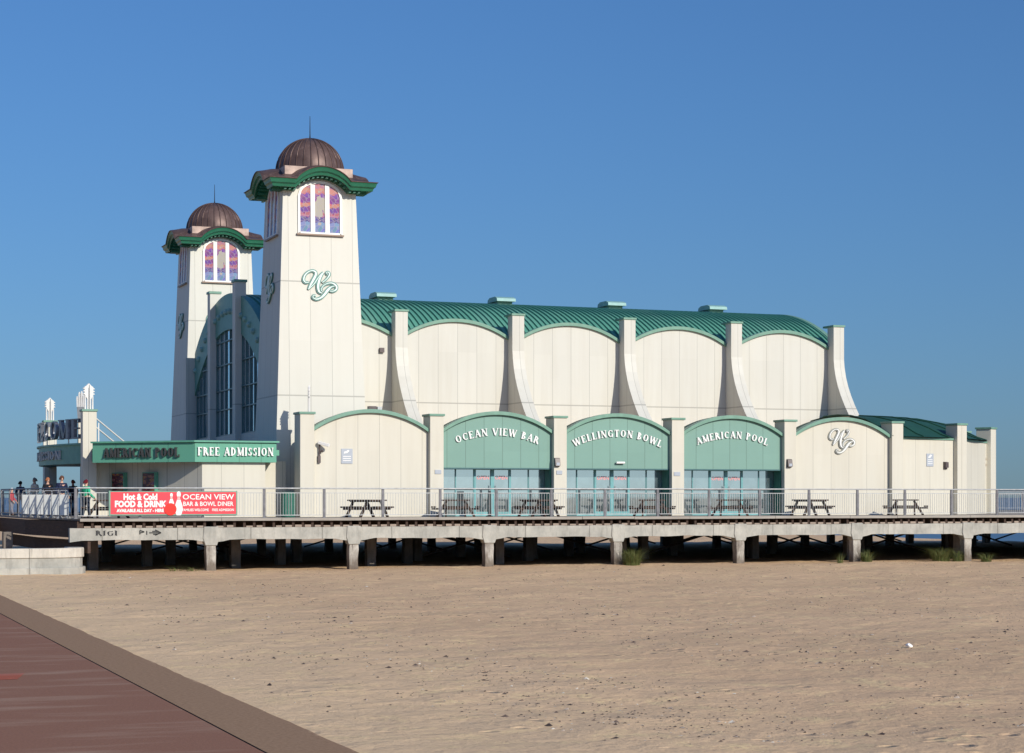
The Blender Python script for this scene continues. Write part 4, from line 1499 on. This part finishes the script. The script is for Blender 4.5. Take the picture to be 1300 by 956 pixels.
# dark vent on top of bay one arch, dark fitting by the arch of bay two
t = thing('vent', 'small dark floodlight on the roof edge of the first cream bay', 'vent', (25, 84, 7.0))
MB().box(24.75, 25.1, 83.2, 83.5, 7.02, 7.2).build('casing', m_lamp, t)  # body of the dark vent on the arch
MB().box(25.15, 25.35, 83.2, 83.4, 7.0, 7.18).build('bracket', m_metal, t)
# litter bin
t = thing('litter_bin', 'dark green slatted litter bin in front of the tower base', 'bin', (21.0, 82.8, ZD))
bx, by = 20.72, 82.0
mb = MB().lathe([(.27, .06), (.27, .98)], (bx, by, ZD), 20)
mb.build('liner', m_black, t)
mb = MB()
for k in range(18):
    a = 2 * PI * k / 18
    mb.box(-.035, .035, -.012, .012, .05, 1.0)
    for q in range(len(mb.v) - 8, len(mb.v)):
        vx, vy, vz = mb.v[q]
        vx, vy = vx, vy + .30
        mb.v[q] = (bx + vx * math.cos(a) - vy * math.sin(a), by + vx * math.sin(a) + vy * math.cos(a), ZD + vz)
mb.build('slats', m_bin, t)
MB().lathe([(.33, 1.0), (.33, 1.07), (.2, 1.1), (.19, 1.05)], (bx, by, ZD), 20, cap=False).lathe([(.28, 0), (.31, .05)], (bx, by, ZD), 20).build('rim', m_bin, t)

# ------------------------------------------------------------------ picnic tables (square, four benches)
def picnic_table():
    t = thing('picnic_table', 'x', 'picnic table', (0, 0, 0), 'picnic tables along the deck')
    mb = MB()
    for k in range(7):
        mb.box(-.62, .62, -.60 + k * .175, -.60 + k * .175 + .15, .705, .765)
    for s in (-1, 1):
        mb.box(s * .45 - .03, s * .45 + .03, -.58, .58, .66, .718)
    mb.build('table_top', m_benchwood, t)
    for k in range(4):
        a = k * PI / 2
        mb = MB()
        for r_ in (.86, .98):
            mb.box(-.57, .57, r_, r_ + .10, .405, .47)
        mb.v = [(x * math.cos(a) - y * math.sin(a), x * math.sin(a) + y * math.cos(a), z) for x, y, z in mb.v]
        mb.build('bench_seat', m_benchwood, t)
    for k in range(2):
        a = k * PI / 2
        mb = MB()
        for s in (-.38, .38):
            zt = .37 if k == 0 else .32
            mb.box(s - .03, s + .03, -1.06, 1.06, zt, zt + .07)
        mb.v = [(x * math.cos(a) - y * math.sin(a), x * math.sin(a) + y * math.cos(a), z) for x, y, z in mb.v]
        mb.build('cross_rail', m_benchwood, t)
    for k in range(4):
        a = k * PI / 2
        mb = MB()
        for s in (-.43, .43):
            mb.bar((s, .40, .70), (s, .84, .0), .07, .10)
        mb.v = [(x * math.cos(a) - y * math.sin(a), x * math.sin(a) + y * math.cos(a), z) for x, y, z in mb.v]
        mb.build('leg_frame', m_benchwood, t)
    return t
proto = picnic_table()
tabs = [(23.85, 80.5, 29, 'square picnic table in front of the first cream bay, left of OCEAN VIEW BAR'),
        (27.95, 80.6, -19, 'square picnic table turned at an angle by the pillar left of OCEAN VIEW BAR'),
        (31.9, 80.6, 23, 'square picnic table before the right hand panes of OCEAN VIEW BAR'),
        (37.5, 80.6, -25, 'square picnic table turned at an angle before WELLINGTON BOWL'),
        (41.55, 80.7, -28, 'square picnic table turned at an angle before AMERICAN POOL'),
        (45.7, 80.5, 15, 'square picnic table in front of the WP monogram bay'),
        (51.0, 80.6, -33, 'rightmost picnic table, turned at an angle, before the end wall'),
        (12.7, 80.4, -8, 'leftmost picnic table, by the red banner and the entrance')]
for i, (x, y, a, lab) in enumerate(tabs):
    o = proto if i == 0 else copy_tree(proto)
    o.location = (x, y, ZD)
    o.rotation_euler.z = R(a)
    o['label'] = lab
# folded parasol / board in front of the first door
t = thing('menu_board', 'slim dark folded menu board standing before the OCEAN VIEW BAR doors', 'menu board', (29.8, 81.3, ZD))
MB().prism([(-.05, 0), (.05, 0), (.03, 1.15), (-.03, 1.15)], lambda a, b, d: (29.8 + a + d * .2, 81.3 + d, ZD + b), -.25, .25).build('board', m_black, t)
MB().box(29.75, 29.85, 81.0, 81.6, ZD - .0, ZD + .04).build('foot', m_black, t)

# ------------------------------------------------------------------ grey panels on the landward railing
m_greypanel = paint_mat('pale_grey_panel', (.62, .64, .62), .5, .06)
pa, pb = Vector((10.98, 79.4)), Vector((10.08, 87.0))
dd = (pb - pa).normalized()
nn = Vector((-dd.y, dd.x))
names = ['nearest', 'second nearest', 'third', 'fourth', 'fifth', 'farthest']
for i in range(6):
    a = pa.lerp(pb, i / 6)
    c = a + (pb - pa) / 12 + nn * .05
    L = .46
    t = thing('barrier_panel', '%s of the grey barrier panels along the landward railing' % names[i], 'barrier', (c.x, c.y, ZD), 'grey barrier panels')
    e1, e2 = Vector((.80, -.60)), Vector((-.60, -.80))
    F = lambda u, v, d, c=c: (c.x + e1.x * u + e2.x * d, c.y + e1.y * u + e2.y * d, ZD + v)
    MB().prism([(-L / 2 + .05, .14), (L / 2 - .05, .14), (L / 2 - .05, .98), (-L / 2 + .05, .98)], F, -.012, .012).build('sheet', m_greypanel, t)
    mb = MB()
    for s in (-1, 1):
        mb.tube([F(s * (L / 2 - .03), 0, 0), F(s * (L / 2 - .02), .98, 0), F(s * (L / 2 - .08), 1.14, 0)], .022, 8)
    mb.tube([F(-L / 2 + .08, 1.14, 0), F(L / 2 - .08, 1.14, 0)], .022)
    mb.build('frame', m_metal, t)
    mb = MB()
    for s in (-1, 1):
        u = s * (L / 2 - .03)
        mb.prism([(-.22, 0), (.22, 0), (.03, .12), (-.03, .12)], lambda a_, b_, d_, u=u: F(u + d_, b_, a_), -.02, .02)
    mb.build('feet', m_metal, t)

# ------------------------------------------------------------------ people
def skin_mesh(verts, edges, radii, name, mat, parent, root=0, sub=1):
    me = bpy.data.meshes.new(name)
    me.from_pydata(verts, edges, [])
    o = bpy.data.objects.new(name, me)
    COL.objects.link(o)
    sk = o.modifiers.new('skin', 'SKIN')
    sk.use_smooth_shade = True
    sv = me.skin_vertices[0].data
    for i, r_ in enumerate(radii):
        sv[i].radius = r_ if isinstance(r_, tuple) else (r_, r_)
        sv[i].use_root = (i == root)
    sb = o.modifiers.new('sub', 'SUBSURF')
    sb.levels = sub
    sb.render_levels = sub
    dg = bpy.context.evaluated_depsgraph_get()
    m2 = bpy.data.meshes.new_from_object(o.evaluated_get(dg))
    bpy.data.objects.remove(o)
    bpy.data.meshes.remove(me)
    m2.materials.clear()
    m2.materials.append(mat)
    for p in m2.polygons:
        p.use_smooth = True
    o = bpy.data.objects.new(name, m2)
    COL.objects.link(o)
    o.parent = parent
    return o

def cloth(name, c):
    return paint_mat(name, c, .8, .2, 6, 0, .1)
def person(label, x, y, h, face, top, legs, hair, z=ZD, arms=(.1, .1), skirt=False, stride=.12):
    """face: heading in degrees, 0 looks towards -Y"""
    t = thing('person', label, 'person', (x, y, z), 'people by the pier entrance')
    k = h / 1.75
    a1, a2 = arms
    V = [(0, 0, .95), (0, .01, 1.12), (0, .0, 1.34), (0, .01, 1.48), (0, 0, 1.56), (0, -.015, 1.66), (0, 0, 1.73),
         (-.10, 0, .90), (-.11, -stride * .4, .50), (-.11, -stride, .08), (-.11, -stride - .14, .035),
         (.10, 0, .90), (.11, stride * .2, .50), (.11, stride, .08), (.11, stride - .14, .035),
         (-.19, 0, 1.42), (-.25, .02, 1.15), (-.24, -a1 * 2, .93), (-.23, -a1 * 2.6, .84), (-.225, -a1 * 2.9, .78),
         (.19, 0, 1.42), (.25, .02, 1.15), (.24, -a2 * 2, .93), (.23, -a2 * 2.6, .84), (.225, -a2 * 2.9, .78),
         (0, -.115, 1.645)]
    E = [(0, 1), (1, 2), (2, 3), (3, 4), (4, 5), (5, 6), (0, 7), (7, 8), (8, 9), (9, 10), (0, 11), (11, 12), (12, 13), (13, 14),
         (2, 15), (15, 16), (16, 17), (17, 18), (18, 19), (2, 20), (20, 21), (21, 22), (22, 23), (23, 24), (5, 25)]
    Rd = [(.14, .10), (.13, .095), (.16, .105), (.07, .06), (.055, .055), (.085, .10), (.06, .07),
          .085, .06, .042, .035, .085, .06, .042, .035, .062, .045, .034, .035, .022, .062, .045, .034, .035, .022, .018]
    V = [(a * k, b * k, c * k) for a, b, c in V]
    Rd = [(q[0] * k, q[1] * k) if isinstance(q, tuple) else (q * k, q * k) for q in Rd]
    body = skin_mesh(V, E, Rd, 'body', m_skin, t)
    def sub(idx, grow, name, mat, over={}):
        mp = {o_: n_ for n_, o_ in enumerate(idx)}
        vv = [over.get(i, V[i]) for i in idx]
        ee = [(mp[a], mp[b]) for a, b in E if a in mp and b in mp]
        rr = [(Rd[i][0] + grow, Rd[i][1] + grow) for i in idx]
        return skin_mesh(vv, ee, rr, name, mat, t)
    sub([0, 1, 2, 3, 15, 16, 17, 20, 21, 22], .022, 'jacket', cloth('top_cloth', top))
    sub([0, 7, 8, 9, 11, 12, 13], .016, 'trousers', cloth('leg_cloth', legs))
    mb = MB()
    for (i, j) in ((9, 10), (13, 14)):
        p = Vector(V[i]); q = Vector(V[j])
        mb.box(p.x - .045 * k, p.x + .045 * k, q.y - .05, p.y + .06, 0, .09 * k)
    o = mb.build('shoes', m_black, None, bevel=.02)
    o.parent = t
    # hair: cap over the skull
    mb = MB()
    pr = []
    for i in range(0, 8):
        a = R(-18 + i * 15.4)
        pr.append((.112 * k * math.cos(a), .125 * k * math.sin(a)))
    mb.lathe(pr, (0, .018 * k, 1.665 * k), 14, cap=False)
    mb.v = [(a, b + (.018 * k if c < 1.66 * k else 0), c + (.0 if b > 0 else .03 * k)) for a, b, c in mb.v]
    o = mb.build('hair', cloth('hair', hair), None, smooth=True)
    o.parent = t
    # face
    mb = MB()
    for sx in (-1, 1):
        mb.lathe([(.012 * k, -.008), (.012 * k, .008)], (sx * .033 * k, -.102 * k, 1.665 * k), 6)
    mb.box(-.025 * k, .025 * k, -.108 * k, -.095 * k, 1.60 * k, 1.61 * k)
    o = mb.build('face_features', m_black, None)
    o.parent = t
    t.rotation_euler.z = R(face)
    return t
person('person in a pale cap and red top at the left end of the railing', 10.35, 94.2, 1.28, 60, (.45, .05, .07), (.2, .2, .25), (.5, .5, .52))
person('person in dark blue jacket and dark trousers standing left of the grey panels', 11.75, 103.0, 1.66, 150, (.03, .05, .09), (.02, .022, .03), (.015, .012, .01))
person('dark haired person in black behind the leftmost grey panel', 12.35, 102.0, 1.58, 100, (.025, .06, .06), (.03, .03, .04), (.012, .01, .01))
person('grey haired person in a cream shirt behind the grey panels', 11.75, 97.0, 1.78, -60, (.62, .55, .42), (.12, .12, .14), (.22, .19, .17))
person('person in a black jacket facing the beach behind the grey panels', 11.45, 89.7, 1.72, 20, (.012, .012, .016), (.02, .02, .025), (.30, .12, .06))
person('person in a navy top with white chest writing by the entrance', 11.85, 88.0, 1.78, 10, (.015, .02, .05), (.02, .02, .03), (.10, .05, .035))
person('auburn haired person in dark clothes inside the entrance', 13.3, 94.8, 1.66, 200, (.03, .03, .05), (.03, .03, .06), (.16, .04, .03))
person('person with a maroon hat and green top at the corner post', 11.75, 80.0, 1.55, 120, (.03, .36, .20), (.02, .03, .05), (.12, .012, .02), arms=(.15, .1))

# ------------------------------------------------------------------ dune grass, weeds, pebbles, litter
def tuft(label, x, y, h, r, n, group='grass tufts at the pier piles'):
    z0 = sand_z(x, y) - .03
    mb = MB()
    for i in range(n):
        a = random.uniform(0, 2 * PI)
        rr = r * .45 * math.sqrt(random.random())
        bx, by = x + rr * math.cos(a), y + rr * math.sin(a) * .6
        a += random.uniform(-.7, .7)
        L = h * random.uniform(.3, 1.1)
        lean = random.uniform(.1, 1.25) * r
        w = random.uniform(.004, .011)
        px, py = -math.sin(a), math.cos(a)
        prev = None
        vs = []
        for k in range(5):
            s = k / 4
            cxk = bx + math.cos(a) * lean * s * s
            cyk = by + math.sin(a) * lean * s * s
            cz = z0 + L * (s - .25 * s * s * s)
            ww = w * (1 - s) + .001
            vs += [(cxk - px * ww, cyk - py * ww, cz), (cxk + px * ww, cyk + py * ww, cz)]
        mb.add(vs, [(2 * k, 2 * k + 1, 2 * k + 3, 2 * k + 2) for k in range(4)])
    o = mb.build('grass_tuft', m_grass, None, recalc=False)
    off = Vector((x, y, z0))
    o.data.transform(Matrix.Translation(-off))
    o.location = off
    tag(o, label, 'grass tuft', group)
tuft('tall green grass tuft against the pile below WELLINGTON BOWL', 35.45, 78.3, 1.05, .85, 520)
tuft('low green grass tuft against the pile below the WP bay', 47.45, 78.3, .75, .6, 280)
tuft('thin grass stems left of the tuft below the WP bay', 46.2, 78.6, .7, .4, 60)
tuft('broad grass tuft left of the rightmost front pile', 51.9, 78.9, .9, 1.0, 460)
tuft('dark grass tuft just left of the rightmost front pile', 52.7, 78.7, .8, .6, 240)
tuft('low dark grass tuft right of the rightmost front pile', 53.95, 78.2, .6, .6, 260)
tuft('sparse weeds on the sand edge under the banner', 15.3, 79.3, .35, .6, 60)
tuft('small weeds on the sand beside the leftmost front pile', 15.9, 78.9, .28, .5, 60)
tuft('flat weed patch on the sand near the right edge', 57.0, 79.0, .15, .7, 60)
mb = MB()
rnd = random.Random(3)
for i in range(12000):
    y = 22 + 58 * rnd.random() ** 1.2
    x = rnd.uniform(7.2, y * .72 + 3)
    if noise.noise(Vector((x * .3, y * .16, 7))) < rnd.uniform(-.45, .45):
        continue
    s = rnd.uniform(.008, .026) * (1 if rnd.random() < .95 else 2.4)
    z = sand_z(x, y)
    sx, sy, sz = s * rnd.uniform(.8, 1.6), s * rnd.uniform(.8, 1.6), s * rnd.uniform(.4, .8)
    mb.add([(x - sx, y, z), (x, y - sy, z), (x + sx, y, z), (x, y + sy, z), (x + sx * .2, y, z + sz), (x, y, z - sz)],
           [(0, 1, 4), (1, 2, 4), (2, 3, 4), (3, 0, 4)])
def pebble_mat():
    M = NT('pebbles')
    n = M.noise(M.pos(), 3.1, 2)
    c = M.ramp(n, [(0, (.06, .045, .04)), (.45, (.12, .09, .075)), (.56, (.40, .33, .27)), (.64, (.62, .58, .5))], 'CONSTANT')
    return M.fin(c, .8, 0, .2)
tag(mb.build('pebbles', pebble_mat(), None, recalc=False), 'pebbles and weed scraps scattered over the sand', 'pebbles', None, 'stuff')
t = thing('litter', 'crumpled white paper scrap lying on the open sand at right', 'litter', (21.6, 34.0, sand_z(21.6, 34.0)))
# crumpled scrap
bm = bmesh.new()
bmesh.ops.create_icosphere(bm, subdivisions=2, radius=.07)
for v in bm.verts:
    v.co *= 1 + .45 * noise.noise(v.co * 14)
    v.co.z = v.co.z * .7 + .05
me = bpy.data.meshes.new('scrap')
bm.to_mesh(me)
bm.free()
me.materials.append(m_litter)
o = bpy.data.objects.new('paper_scrap', me)
COL.objects.link(o)
o.parent = t
